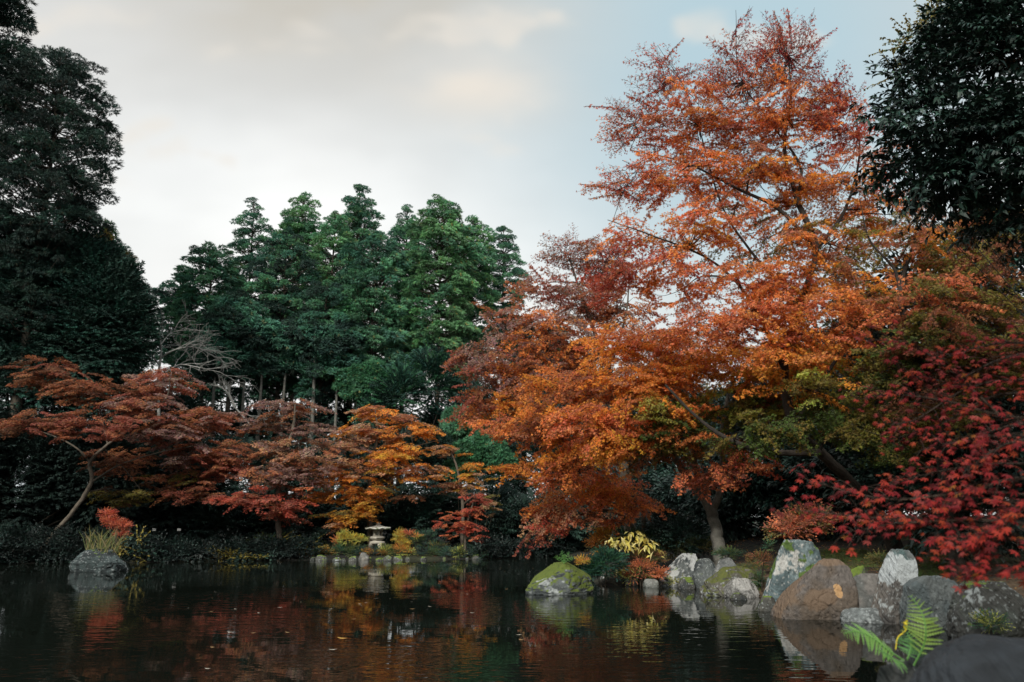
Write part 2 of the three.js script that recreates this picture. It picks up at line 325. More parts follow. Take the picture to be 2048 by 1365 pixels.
// ------------------------------------------------------------------ trees
// limbs: paths of [px, py, distance, radius]; blobs: [px, py, rx, ry, distance, depth radius m, colours, options]
const DENSE = 20;
function tree(o) {
  reseed(o.seed);
  const bp = o.limbs[0][0], b0 = at(bp[0], bp[1], bp[2]);
  b0.y = groundY(b0.x, b0.z); const root = thing(o.name || 'maple_tree', o.label, o.category || 'tree', b0, o.group);
  const nodes = [], bark = o.bark || M.bark;
  o.limbs.forEach((path, li) => {
    const pts = path.map(([x, y, D]) => at(x, y, D)); if (li === 0) pts.unshift(V(pts[0].x + (pts[0].x - pts[1].x) * 0.3, groundY(pts[0].x, pts[0].z) - 0.25, pts[0].z));
    const rad = path.map((q) => q[3]); if (li === 0) rad.unshift(rad[0] * 1.35);
    const n = (pts.length - 1) * 8, c = curve(pts, n), mb = new MB(), R = (t) => { const f = t * (rad.length - 1), i = Math.min(rad.length - 2, Math.floor(f)); return lerp(rad[i], rad[i + 1], f - i); };
    c.forEach((p, i) => { if (i > 0 && i < n) p.add(V(rr(-1, 1), 0, rr(-1, 1)).multiplyScalar(R(i / n) * 0.16)); nodes.push({ p, r: R(i / n), path: li }); });
    mb.tube(c, R, R(0) > 0.08 ? 10 : 6, [1, 1, 1], 0.35);
    put(li === 0 ? 'trunk' : 'limb', mb.geo(), bark, root);
  });
  const twigs = new MB(), by = new Map();
  for (const [px, py, rx, ry, D, rz, cols, opt = {}] of o.blobs) {
    const Cn = at(px, py, D), k = mpp(D), Rx = rx * k, Ry = ry * k, s0 = opt.s || o.s || 0.9, geos = opt.geo || o.geo || G.fan, dens = (opt.dens || 1) * (o.dens || 1);
    const N = Math.max(3, Math.round(Math.PI * Rx * Ry * dens * DENSE / (s0 * s0) * clamp(rz, 0.5, 2)));
    let best = null, bd = 1e9; for (const q of nodes) { const d = q.p.distanceTo(Cn) + 0.7 * Math.max(0, q.p.y - Cn.y) + (q.twig ? 0.8 : 0); if (d < bd && q.r > 0.006) { bd = d; best = q; } }
    const local = [];
    if (bd > 0.4) {
      const mid = best.p.clone().lerp(Cn, 0.5).add(V(rr(-0.2, 0.2), 0.08 * bd, rr(-0.2, 0.2))), c = curve([best.p, mid, Cn], 8), r0 = Math.min(best.r * 0.75, 0.014 + 0.0035 * Math.sqrt(N));
      twigs.tube(c, (t) => lerp(r0, 0.008, t), 5, [0.8, 0.8, 0.8]);
      c.forEach((p, i) => { const q = { p, r: lerp(r0, 0.008, i / 8), twig: 1 }; if (i > 2) local.push(q); nodes.push(q); });
    } else local.push(best);
    for (let i = 0; i < N; i++) {
      const u = randDir().multiplyScalar(Math.pow(rnd(), opt.core || 0.45)), p = Cn.clone().add(V(u.x * Rx, u.y * Ry, u.z * rz)), s = s0 * rr(0.65, 1.25);
      let a = local[0], ad = 1e9; for (const q of local) { const d = q.p.distanceToSquared(p); if (d < ad) { ad = d; a = q; } }
      const out = p.clone().sub(a.p).add(V(rr(-0.3, 0.3), 0, rr(-0.3, 0.3))); out.y *= 0.3; if (out.lengthSq() < 0.01) out.set(rr(-1, 1), 0, rr(-1, 1)); out.normalize();
      const lift = (opt.lift ?? o.lift ?? 0.0) + (o.geo === G.layer ? rr(-0.3, 0.25) : rr(-0.6, 0.55)); out.y = Math.tan(lift); out.normalize();
      const org = p.clone().addScaledVector(out, -0.5 * s);
      if (i % (o.twigEvery || 3) === 0) { const m = a.p.clone().lerp(org, 0.5).add(V(rr(-0.1, 0.1), -0.03, rr(-0.1, 0.1))); twigs.tube(curve([a.p, m, org], 5), (t) => lerp(Math.min(0.016, a.r), 0.005, t), 4, [0.7, 0.7, 0.7]); }
      const rl = o.geo === G.layer ? 0.3 : 0.6, up = V(out.x * 0.25 + rr(-rl, rl), 1, out.z * 0.25 + rr(-rl, rl) + 0.1), g = pick(geos); if (!by.has(g)) by.set(g, new Scatter());
      by.get(g).add(org, out, up, [s, s, s * rr(0.75, 1.2)], tint(cols));
    }
  }
  stuff(put('twigs', twigs.geo(), bark, root));
  for (const [g, sc] of by) stuff(sc.build('crown', g, o.mat || M.maple, root));
  return root;
}
// straight cedar: top pixel, pixel of the lowest foliage, half width in pixels
function cedar({ label, top, low, half, D, seed, cols, geo, mat, r = 0.22, n = 1, scale = 1.0, peak = 0.55, bark, name, group, gapSide = 0, category }) {
  reseed(seed);
  const T = at(top[0], top[1], D), L = at(top[0], low, D), gy = groundY(T.x, T.z), W = half * mpp(D), root = thing(name || 'cedar_tree', label, category || 'tree', V(T.x, gy, T.z), group);
  const mb = new MB(), bend = rr(-0.3, 0.3), ax = (y) => V(T.x + bend * Math.sin((y - gy) / (T.y - gy) * 3), y, T.z), pts = []; for (let i = 0; i <= 24; i++) pts.push(ax(lerp(gy - 0.4, T.y - 0.2, i / 24)));
  mb.tube(pts, (t) => lerp(r * 1.25, 0.03, Math.pow(t, 0.85)), 9, [1, 1, 1], 0.25); put('trunk', mb.geo(), bark || M.bark, root);
  const bs = new MB(), sc = new Scatter(), H = T.y - L.y; let a = rr(0, 6);
  const step = 0.78 * scale / n;
  for (let y = L.y; y < T.y; y += step * rr(0.8, 1.2)) {
    const t = (y - L.y) / H, prof = t < peak ? lerp(0.72, 1, t / peak) : Math.sqrt(Math.max(0, 1 - Math.pow((t - peak) / (1 - peak), 2.4))), R = W * prof * rr(0.85, 1.08), m = Math.max(1, Math.round(2 * Math.PI * R / (2.9 * scale)));
    for (let k = 0; k < m; k++) {
      a += 2.4; const rad = Math.max(0, R - 0.5 * scale) * Math.pow(rnd(), 0.35), c0 = ax(y - rad * 0.12), p = V(c0.x + Math.cos(a) * rad, y + rr(-0.4, 0.4), c0.z + Math.sin(a) * rad), s = scale * rr(0.55, 1.15) * (t > 0.9 ? 0.75 : 1);
      const b0 = c0.clone().add(V(0, -0.3 - rad * 0.1, 0)); bs.tube(curve([b0, b0.clone().lerp(p, 0.5).add(V(0, -0.1 * rad, 0)), p], 5), (q) => lerp(0.05, 0.015, q), 4, [0.6, 0.6, 0.6]);
      const x = V(Math.cos(a) + rr(-0.5, 0.5), rr(-0.45, 0.15), Math.sin(a) + rr(-0.5, 0.5)).normalize(); sc.add(p, x, V(rr(-0.2, 0.2), 1, rr(-0.2, 0.2)), [s * rr(1.05, 1.5), s * rr(0.6, 1), s * rr(0.75, 1.1)], tint(cols, 0.3));
    }
  }
  sc.add(ax(T.y - 0.45 * scale), V(1, 0, 0), V(0, 1, 0), [0.6 * scale, 0.6 * scale, 0.6 * scale], tint(cols));
  stuff(put('twigs', bs.geo(), bark || M.bark, root));
  stuff(sc.build('crown', geo, mat || M.needle, root)); return root;
}
// leafy shrub or understorey tree: blobs as above, sprays facing outward from each blob
function shrub({ name, label, category, blobs, seed, geo, mat, s = 0.4, dens = 1, stem, group, kind, cols, base, lift = 0.35, bark, loose = 0 }) {
  reseed(seed);
  const b = blobs[0], bp = base ? base : at(b[0], b[1], b[4]); if (!base) bp.y = groundY(bp.x, bp.z);
  const root = kind === 'stuff' ? null : thing(name, label, category, bp, group), sc = new Scatter(), mb = new MB();
  for (const [px, py, rx, ry, D, rz, bc, opt = {}] of blobs) {
    const Cn = at(px, py, D), k = mpp(D), Rx = rx * k, Ry = ry * k, sz = opt.s || s; if (root && Ry < 1) Cn.y = Math.max(Cn.y, Math.max(0, groundY(Cn.x, Cn.z)) + 0.55 * Ry);
    const N = Math.max(5, Math.round((Rx * Ry + Rx * rz + Ry * rz) * dens * (opt.dens || 1) * 22 / (sz * sz)));
    for (let i = 0; i < N; i++) {
      const d = randDir(); if (d.y < -0.3 && rnd() < 0.5) d.y = -d.y; const u = d.clone().multiplyScalar(Math.pow(rnd(), 0.28) * (0.85 + 0.3 * noise(d.x * 2 + px, d.y * 2, d.z * 2 + py))), p = Cn.clone().add(V(u.x * Rx, u.y * Ry, u.z * rz));
      if (p.y < groundY(p.x, p.z) - 0.05 && D < 60) continue;
      const out = V(d.x + rr(-loose, loose), d.y * 0.6 + lift + rr(-0.3, 0.3), d.z + rr(-loose, loose)).normalize(); sc.add(p.addScaledVector(out, -0.4 * sz), out, V(rr(-0.5, 0.5), 1, rr(-0.5, 0.5)).addScaledVector(out, 0.01), sz * rr(0.7, 1.25), tint(bc || cols));
    }
    if (root && stem) for (let j = 0; j < stem; j++) { const q = bp.clone().add(V(rr(-0.1, 0.1), -0.1, rr(-0.1, 0.1))), e = Cn.clone().add(V(rr(-0.6, 0.6) * Rx, rr(-0.2, 0.6) * Ry, rr(-0.5, 0.5) * rz)); mb.tube(curve([q, q.clone().lerp(e, 0.5).add(V(rr(-0.1, 0.1), 0.1, rr(-0.1, 0.1))), e], 6), (t) => lerp(0.02, 0.006, t) * Math.max(0.5, Ry * 1.2), 5); }
  }
  if (!root) return tag(sc.build(name, geo, mat, scene), label, category, group, 'stuff');
  if (stem) put('stem', mb.geo(), bark || M.bark, root);
  stuff(sc.build('foliage', geo, mat, root)); return root;
}
// PART2
// cedar grove beyond the pond
[
  ['slim open cedar with see-through crown, second from the left end of the grove', [508, 404], 700, 56, 57, ['cedar', 'cedarBlue'], { n: 0.75, scale: 0.8, r: 0.2 }],
  ['broad dark cedar with domed crown at the left end of the grove', [425, 492], 745, 88, 51, ['cedarBlue', 'cedar'], { scale: 1.0 }],
  ['low cedar on the left edge of the grove reaching out against the sky', [362, 556], 720, 56, 54, ['cedarBlue', 'deep'], { scale: 0.85 }],
  ['tall cedar with a small pointed tip left of the tallest crown', [607, 392], 735, 66, 56, ['cedar', 'cedarLit'], { n: 1.1 }],
  ['full round-shouldered cedar between the pointed one and the tallest', [672, 425], 760, 66, 53, ['cedar', 'cedarLit'], {}],
  ['tallest cedar with rounded dark green top in the middle of the grove', [720, 378], 740, 60, 57, ['cedar', 'cedarBlue'], { n: 1.1 }],
  ['cedar with narrow knobbly top between the two highest crowns', [814, 416], 745, 48, 57, ['cedar', 'cedarBlue'], { n: 0.9, scale: 0.9 }],
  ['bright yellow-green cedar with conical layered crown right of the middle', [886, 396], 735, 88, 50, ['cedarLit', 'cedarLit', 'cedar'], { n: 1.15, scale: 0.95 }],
  ['cedar half hidden behind the bright conical one, on its right', [948, 436], 730, 60, 55, ['cedar', 'cedarLit'], {}],
  ['slender cedar standing apart at the right end of the grove', [1008, 452], 700, 48, 58, ['cedar', 'cedarBlue'], { n: 0.85, scale: 0.75, r: 0.17 }],
  ['cedar with broad shaded lower crown in front of the tallest one', [758, 470], 800, 84, 49, ['cedarBlue', 'cedar'], { n: 0.95 }],
  ['dense cedar in front of the slim open one, with brownish tufts', [575, 470], 775, 82, 50, ['cedarBlue', 'cedar', 'deep'], {}],
  ['shorter cedar whose low tufts hang beside the pale trunks', [655, 560], 800, 70, 48, ['cedarBlue', 'deep', 'cedar'], { n: 0.9 }],
  ['shorter cedar behind the bare grey branches, dark and dense', [470, 590], 790, 72, 48, ['cedarBlue', 'deep'], {}],
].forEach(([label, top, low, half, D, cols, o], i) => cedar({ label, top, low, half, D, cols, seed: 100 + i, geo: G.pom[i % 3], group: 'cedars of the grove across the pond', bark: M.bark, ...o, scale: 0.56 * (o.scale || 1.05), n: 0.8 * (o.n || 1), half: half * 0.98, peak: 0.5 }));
// trunks of the rows behind
[[400, 690], [545, 620], [640, 600], [700, 640], [790, 600], [920, 640], [1050, 650], [1110, 660]].forEach(([x, y], i) =>
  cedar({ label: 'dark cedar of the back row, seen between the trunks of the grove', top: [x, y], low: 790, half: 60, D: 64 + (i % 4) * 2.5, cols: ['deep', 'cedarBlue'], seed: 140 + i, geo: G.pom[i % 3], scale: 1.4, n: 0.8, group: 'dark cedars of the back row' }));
// pale straight trunks in front of the grove's shade: cedars whose crowns merge with the ones above
[[434, 770, 0.2], [492, 735, 0.17], [575, 760, 0.18], [622, 775, 0.24], [524, 830, 0.2], [676, 800, 0.15]].forEach(([x, y, r], i) =>
  cedar({ label: ['pale straight cedar trunk behind the bare grey tree', 'slightly leaning pale cedar trunk left of the two close ones', 'pale cedar trunk, left one of the close upright two', 'thickest pale cedar trunk above the mauve maple', 'pale cedar trunk ending low behind the mauve maple', 'thin dark cedar trunk above the orange-tan maple'][i], top: [x + 6, 640], low: 740, half: 46, D: 46.5, cols: ['cedarBlue', 'deep'], seed: 160 + i, geo: G.pom[i % 3], scale: 0.9, n: 0.8, r, bark: M.trunkBark }));

// dark evergreens on the left
cedar({ label: 'huge dark cedar filling the upper left corner, its top above the picture', top: [-50, -460], low: 880, half: 225, D: 31, cols: ['deep', 'darker', 'deep'], seed: 201, geo: G.near[0], scale: 0.8, n: 1.45, r: 0.4, peak: 0.2 });
cedar({ label: 'dark cedar with lacy bulging side against the sky, by the left corner', top: [128, 96], low: 640, half: 134, D: 32, cols: ['deep', 'deep', 'darker'], seed: 202, geo: G.near[1], scale: 0.58, n: 1.0, r: 0.3, peak: 0.5 });
cedar({ label: 'cedar with a golden-tinged tip behind the dense dark evergreen', top: [214, 452], low: 760, half: 62, D: 36, cols: ['cedar', 'cedarBlue', 'olive'], seed: 203, geo: G.near[1], scale: 0.6, n: 1.2, r: 0.2 });
cedar({ label: 'sloping dark cedar between the dense evergreen and the bare grey tree', top: [262, 545], low: 780, half: 60, D: 37, cols: ['deep', 'cedarBlue'], seed: 204, geo: G.near[0], scale: 0.6, n: 1.2, r: 0.2 });
shrub({ name: 'evergreen_tree', label: 'dense blue-green evergreen with rounded sloping crown at the left edge', category: 'tree', seed: 211, geo: G.dense[0], mat: M.needle, s: 0.8, cols: ['deep', 'deep', 'teal'], stem: 2, dens: 2.4, bark: M.darkBark, loose: 0.8,
  blobs: [[90, 620, 175, 175, 33, 2], [190, 660, 105, 150, 33, 1.8], [20, 770, 160, 110, 33, 1.6], [-110, 660, 130, 190, 33, 2], [180, 790, 130, 60, 34, 1.6]] });
shrub({ name: 'evergreen_tree', label: 'blackish evergreen in the deep shade under the far left red maple', category: 'tree', seed: 212, geo: G.dense[1], mat: M.needle, s: 0.8, cols: ['darker'], stem: 1, dens: 2,
  blobs: [[20, 960, 150, 120, 32, 1.6], [-160, 930, 140, 160, 30, 2], [200, 970, 120, 100, 33, 1.4], [330, 1000, 110, 80, 34, 1.4]] });

// dense dark growth between the far shore and the grove: nobody could count it
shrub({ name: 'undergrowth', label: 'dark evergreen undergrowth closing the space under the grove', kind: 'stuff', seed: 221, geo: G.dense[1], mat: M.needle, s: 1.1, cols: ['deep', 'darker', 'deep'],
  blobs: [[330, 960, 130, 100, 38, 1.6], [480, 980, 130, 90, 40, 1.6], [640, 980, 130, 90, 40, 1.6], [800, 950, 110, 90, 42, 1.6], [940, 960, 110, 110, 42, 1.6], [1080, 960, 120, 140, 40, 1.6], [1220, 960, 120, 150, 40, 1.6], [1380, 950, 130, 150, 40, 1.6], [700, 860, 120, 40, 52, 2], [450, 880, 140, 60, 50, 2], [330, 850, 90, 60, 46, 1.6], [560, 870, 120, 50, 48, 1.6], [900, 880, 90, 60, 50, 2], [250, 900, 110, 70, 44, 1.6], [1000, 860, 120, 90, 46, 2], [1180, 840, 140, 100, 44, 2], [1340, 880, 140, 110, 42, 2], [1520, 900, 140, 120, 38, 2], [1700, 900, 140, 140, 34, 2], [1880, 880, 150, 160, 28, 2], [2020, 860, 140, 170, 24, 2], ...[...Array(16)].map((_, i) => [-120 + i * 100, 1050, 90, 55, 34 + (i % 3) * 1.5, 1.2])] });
shrub({ name: 'evergreen_tree', label: 'bushy blue-green evergreen under the bright conical cedar', category: 'tree', seed: 222, geo: G.dense[0], mat: M.needle, s: 0.9, cols: ['teal', 'deep', 'pine'], stem: 2, blobs: [[800, 790, 55, 50, 44, 1.6], [860, 770, 55, 70, 46, 1.6], [760, 840, 45, 45, 44, 1.2]] });
[['bright green pine with cloud-like pads beside the rust-red maple', [[925, 845, 42, 26], [965, 870, 30, 20]], 34, 931],
  ['lower green pine pads in front of the first pine', [[960, 905, 46, 26], [1000, 925, 24, 20], [920, 940, 30, 16]], 33.5, 958],
  ['round green cedar sapling at the foot of the grove', [[712, 768, 40, 32], [745, 745, 24, 20]], 46, 720]].forEach(([label, bl, D, bx], i) => {
  shrub({ name: 'pine_tree', label, category: 'tree', seed: 231 + i, geo: G.pom[i % 3], mat: M.needle, s: 0.42, cols: ['pine', 'pine', 'cedar'], stem: 2, dens: 0.55, blobs: bl.map((b) => [...b, D, 0.6]) });
});

// ------------------------------------------------------------------ maples
const paths = (D, ...l) => l.map((p) => p.map(([x, y, r, dD = 0]) => [x, y, D + dD, r]));
tree({ label: 'tallest orange-red maple whose thinning top rises against the sky', seed: 301, bark: M.darkBark, s: 0.78,
  limbs: paths(17, [[1768, 1048, 0.150, 1.5], [1700, 965, 0.127, 1], [1640, 905, 0.115, 0.5], [1588, 850, 0.098], [1568, 740, 0.086], [1600, 610, 0.075], [1632, 500, 0.069], [1595, 400, 0.052], [1570, 300, 0.040], [1582, 180, 0.020], [1570, 70, 0.007]],
    [[1632, 500, 0.052], [1560, 420, 0.043], [1470, 375, 0.032], [1370, 325, 0.020], [1260, 300, 0.008]], [[1595, 400, 0.035], [1600, 330, 0.029], [1545, 250, 0.023], [1480, 150, 0.014], [1472, 20, 0.004]], [[1632, 500, 0.046], [1690, 420, 0.035], [1720, 300, 0.023], [1700, 180, 0.009]],
    [[1568, 740, 0.046], [1500, 600, 0.035], [1420, 520, 0.026], [1300, 470, 0.017], [1215, 440, 0.007]], [[1640, 905, 0.081], [1550, 905, 0.063], [1470, 885, 0.052], [1400, 840, 0.035], [1330, 770, 0.023]], [[1600, 610, 0.040], [1500, 500, 0.029], [1440, 400, 0.020], [1380, 200, 0.012], [1315, 90, 0.004]],
    [[1588, 850, 0.052], [1660, 740, 0.040], [1720, 640, 0.029], [1760, 560, 0.017]]),
  blobs: [[1772, 330, 45, 50, 16.5, 0.7, ['red', 'rust'], { dens: 0.5 }], [1785, 430, 45, 45, 16.5, 0.7, ['rust', 'orange', 'olive'], { dens: 0.5 }], [1478, 60, 26, 60, 17, 0.5, ['red', 'crimson'], { geo: G.thin, dens: 0.7, lift: 0.9 }], [1318, 110, 30, 40, 17, 0.5, ['brick', 'red'], { geo: G.thin, dens: 0.5, lift: 0.8 }],[1450, 420, 110, 45, 16.2, 0.8, ['vermilion', 'orange'], { dens: 0.41 }], [1330, 520, 100, 45, 16.4, 0.8, ['vermilion', 'orange', 'red'], { dens: 0.49 }], [1480, 545, 110, 45, 16, 0.8, ['orange', 'vermilion'], { dens: 0.49 }], [1600, 470, 90, 60, 16.2, 0.8, ['orange', 'amber', 'rust'], { dens: 0.41 }], [1600, 610, 120, 40, 15.8, 0.8, ['vermilion', 'orange'], { dens: 0.66 }], [1560, 700, 120, 45, 15.8, 0.8, ['orange', 'amber'], { dens: 0.66 }], [1620, 780, 100, 40, 15.9, 0.8, ['amber', 'lime', 'olive'], { dens: 0.57 }], [1570, 850, 90, 45, 16, 0.7, ['leafGreen', 'olive', 'leafGreen'], { dens: 0.57 }], [1480, 880, 70, 30, 16.5, 0.6, ['olive', 'leafGreen', 'rust'], { dens: 0.57 }], [1400, 640, 110, 40, 16.6, 0.8, ['orange', 'vermilion'], { dens: 0.41 }], [1690, 850, 80, 60, 16.2, 0.7, ['leafGreen', 'olive'], { dens: 0.57 }],
    [1480, 165, 95, 80, 17, 1.0, ['red', 'vermilion', 'brick'], { geo: G.thin, dens: 0.92, lift: 0.7 }], [1570, 110, 75, 90, 17, 0.9, ['crimson', 'red', 'brick'], { geo: G.thin, dens: 1.13, lift: 0.9 }], [1330, 165, 80, 65, 17, 0.8, ['red', 'brick'], { geo: G.thin, dens: 0.74, lift: 0.6 }], [1660, 190, 70, 80, 17, 0.8, ['crimson', 'red'], { geo: G.thin, dens: 0.82, lift: 0.8 }],
    [1268, 250, 75, 60, 17, 0.9, ['red', 'vermilion', 'brick'], { geo: G.thin, dens: 1.02, lift: 0.4 }], [1400, 240, 130, 75, 17, 1.2, ['vermilion', 'orange', 'rust'], { dens: 0.52, lift: 0.3 }], [1560, 235, 130, 90, 17, 1.3, ['vermilion', 'orange', 'brick'], { dens: 0.52, lift: 0.4 }], [1690, 270, 75, 80, 17, 1, ['red', 'vermilion'], { dens: 0.49, lift: 0.5 }],
    [1255, 370, 75, 50, 17, 0.9, ['red', 'vermilion'], { geo: G.thin, dens: 1.02, lift: 0.2 }], [1370, 350, 115, 60, 17, 1.2, ['vermilion', 'orange'], { dens: 0.52 }], [1510, 350, 130, 70, 17.3, 1.3, ['orange', 'rust', 'amber'], { dens: 0.52 }], [1650, 370, 110, 75, 17.3, 1.2, ['orange', 'rust', 'amber'], { dens: 0.47 }], [1745, 420, 60, 80, 17, 1, ['rust', 'orange'], { dens: 0.42 }],
    [1250, 455, 70, 30, 17, 0.9, ['vermilion', 'orange'], { dens: 0.43 }], [1390, 470, 110, 50, 17, 1.2, ['vermilion', 'orange', 'amber'], { dens: 0.52 }], [1530, 480, 110, 60, 17.6, 1.2, ['orange', 'rust', 'olive'], { dens: 0.37 }], [1690, 500, 90, 70, 17.2, 1.2, ['rust', 'olive', 'amber'], { dens: 0.61 }],
    [1240, 545, 75, 50, 17, 1, ['red', 'vermilion', 'brick'], { dens: 0.56 }], [1370, 575, 85, 45, 17, 1.1, ['vermilion', 'orange'], { dens: 0.44 }], [1550, 575, 110, 55, 16.5, 1.2, ['orange', 'vermilion', 'amber'], { dens: 0.68 }], [1700, 590, 110, 60, 16.8, 1.2, ['olive', 'rust', 'amber'], { dens: 0.74 }],
    [1480, 650, 120, 45, 16.4, 1.1, ['orange', 'vermilion'], { dens: 0.74 }], [1640, 665, 110, 40, 16.2, 1, ['orange', 'amber', 'vermilion'], { dens: 0.86 }], [1730, 610, 75, 20, 15.8, 0.8, ['vermilion', 'orange'], { dens: 0.92 }]] });
tree({ label: 'wide orange maple with grey forked trunk on the grassy bank', seed: 302, bark: M.trunkBark, s: 0.8,
  limbs: paths(21, [[1440, 1106, 0.17], [1432, 1060, 0.145], [1420, 1015, 0.14], [1400, 985, 0.12], [1378, 960, 0.1], [1350, 915, 0.095], [1310, 850, 0.085], [1268, 795, 0.07], [1200, 745, 0.04]],
    [[1420, 1015, 0.11], [1402, 965, 0.095], [1388, 910, 0.08], [1392, 820, 0.06], [1370, 720, 0.03]], [[1424, 1025, 0.11], [1440, 985, 0.09], [1446, 930, 0.085], [1448, 840, 0.07], [1470, 740, 0.03]], [[1268, 795, 0.05], [1180, 790, 0.035], [1080, 830, 0.012]], [[1446, 930, 0.06], [1500, 860, 0.045], [1580, 800, 0.03], [1660, 760, 0.012]]),
  blobs: [[1330, 745, 110, 45, 19.0, 0.9, ['orange', 'amber'], { dens: 0.8 }], [1180, 850, 100, 45, 19.4, 0.9, ['orange', 'amber', 'vermilion'], { dens: 0.8 }], [1300, 810, 90, 40, 18.8, 0.8, ['orange', 'amber', 'lime'], { dens: 0.8 }], [1380, 870, 80, 40, 19.0, 0.8, ['olive', 'leafGreen', 'orange'], { dens: 0.8 }],
    [1260, 690, 120, 45, 20.0, 1.2, ['orange', 'vermilion', 'amber'], { dens: 0.85 }], [1390, 710, 120, 50, 19.8, 1.2, ['orange', 'amber', 'vermilion'], { dens: 0.85 }], [1160, 770, 110, 45, 20.5, 1.1, ['orange', 'rust', 'amber'], { dens: 0.91 }], [1290, 765, 110, 40, 19.5, 1.1, ['orange', 'amber', 'tan'], { dens: 0.91 }],
    [1080, 840, 95, 40, 20.5, 1, ['orange', 'amber', 'rust'], { dens: 1.04 }], [1200, 830, 95, 35, 19.8, 1, ['orange', 'vermilion'], { dens: 0.91 }], [1000, 855, 45, 28, 21.0, 0.7, ['orange', 'vermilion'], { dens: 0.91 }], [1520, 735, 110, 50, 19.0, 1.1, ['amber', 'gold', 'orange'], { dens: 0.78 }], [1640, 725, 85, 45, 18.6, 1, ['gold', 'lime', 'amber'], { dens: 0.78 }],
    [1230, 890, 65, 45, 19.6, 0.9, ['amber', 'gold', 'orange'], { dens: 0.98 }], [1340, 840, 90, 45, 20.2, 1, ['olive', 'leafGreen', 'orange'], { dens: 0.65 }], [1470, 815, 100, 45, 19.5, 1, ['leafGreen', 'olive', 'lime'], { dens: 0.72 }], [1600, 810, 105, 50, 19.2, 1.1, ['leafGreen', 'leafGreen', 'olive', 'rust'], { dens: 0.78 }], [1720, 830, 85, 60, 19.0, 1, ['leafGreen', 'olive'], { dens: 0.78 }],
    [1290, 900, 60, 35, 20.4, 0.8, ['rust', 'olive'], { dens: 0.78 }], [1420, 895, 90, 30, 19.9, 0.8, ['olive', 'rust'], { dens: 0.65 }], [1410, 945, 70, 26, 19.6, 0.7, ['vermilion', 'brick'], { dens: 0.98 }], [1500, 925, 55, 22, 19.4, 0.7, ['red', 'vermilion'], { dens: 0.91 }], [1150, 900, 70, 40, 20.6, 0.9, ['orange', 'amber'], { dens: 0.91 }], [1040, 935, 55, 20, 21.0, 0.8, ['orange', 'amber'], { dens: 1.04 }], [1145, 940, 70, 28, 20.8, 0.8, ['orange', 'vermilion'], { dens: 0.91 }]] });
tree({ label: 'dusky rust-red maple with thin twiggy dome against the cedar grove', seed: 303, s: 0.95, bark: M.bark,
  limbs: paths(24.5, [[1262, 1078, 0.2], [1250, 960, 0.17], [1225, 860, 0.15], [1190, 790, 0.12], [1130, 735, 0.09], [1060, 680, 0.05], [1000, 640, 0.015]], [[1225, 860, 0.1], [1215, 740, 0.08], [1180, 640, 0.06], [1140, 520, 0.02]], [[1190, 790, 0.08], [1080, 775, 0.06], [970, 730, 0.02]], [[1215, 740, 0.05], [1250, 640, 0.035], [1260, 540, 0.012]]),
  blobs: [
    [1140, 505, 50, 42, 24.5, 1, ['mauve', 'brick', 'rust'], { geo: G.thin, dens: 1.3, lift: 0.6 }], [1210, 530, 60, 55, 25, 1, ['brick', 'rust', 'red'], { geo: G.thin, dens: 1.6, lift: 0.4 }], [1075, 570, 55, 42, 24.5, 1, ['mauve', 'rust', 'brick'], { dens: 0.5, lift: 0.5 }], [1150, 595, 85, 55, 24.5, 1.2, ['rust', 'mauve', 'brick'], { dens: 0.6, lift: 0.3 }], [1240, 620, 75, 60, 25, 1.2, ['rust', 'orange', 'brick'], { dens: 0.6 }],
    [1010, 635, 48, 45, 24.5, 1, ['rust', 'mauve'], { dens: 0.6, lift: 0.4 }], [1095, 665, 95, 60, 24, 1.3, ['rust', 'mauve', 'orange'], { dens: 0.75 }], [970, 720, 60, 52, 24, 1.1, ['rust', 'mauve', 'brick'], { dens: 0.75 }], [1070, 745, 100, 50, 24, 1.2, ['rust', 'orange', 'mauve'], { dens: 0.75 }], [930, 715, 26, 40, 24, 0.8, ['mauve', 'rust'], { dens: 0.8 }], [950, 800, 45, 40, 24, 1, ['rust', 'orange', 'brick'], { dens: 0.8 }], [1040, 810, 80, 36, 23.5, 1, ['orange', 'rust', 'amber'], { dens: 0.75 }], [1180, 700, 80, 40, 24, 1, ['rust', 'orange'], { dens: 0.7 }]] });
tree({ label: 'small orange-red maple with thin straight trunk and low sweeping branches', seed: 304, s: 0.75, bark: M.bark,
  limbs: paths(23, [[1290, 1070, 0.075], [1285, 1010, 0.065], [1279, 955, 0.055], [1270, 900, 0.03]], [[1284, 1000, 0.04], [1235, 960, 0.03], [1150, 950, 0.02], [1040, 945, 0.008]], [[1275, 1072, 0.07], [1250, 1035, 0.06], [1200, 1020, 0.04], [1120, 1045, 0.025], [1060, 1075, 0.008]]),
  blobs: [[1200, 975, 100, 32, 22.0, 0.9, ['orange', 'vermilion', 'amber'], { dens: 0.9 }], [1115, 1000, 65, 34, 22.5, 0.8, ['vermilion', 'tan', 'orange'], { dens: 0.9 }], [1270, 1005, 60, 22, 22.0, 0.7, ['vermilion', 'orange'], { dens: 1 }], [1105, 1045, 55, 28, 22.5, 0.7, ['vermilion', 'tan', 'red'], { dens: 1 }], [1180, 1030, 65, 22, 22.0, 0.7, ['vermilion', 'tan', 'orange'], { dens: 0.8 }], [1075, 1070, 25, 12, 22.5, 0.4, ['brick', 'mauve'], { dens: 1.2 }]] });
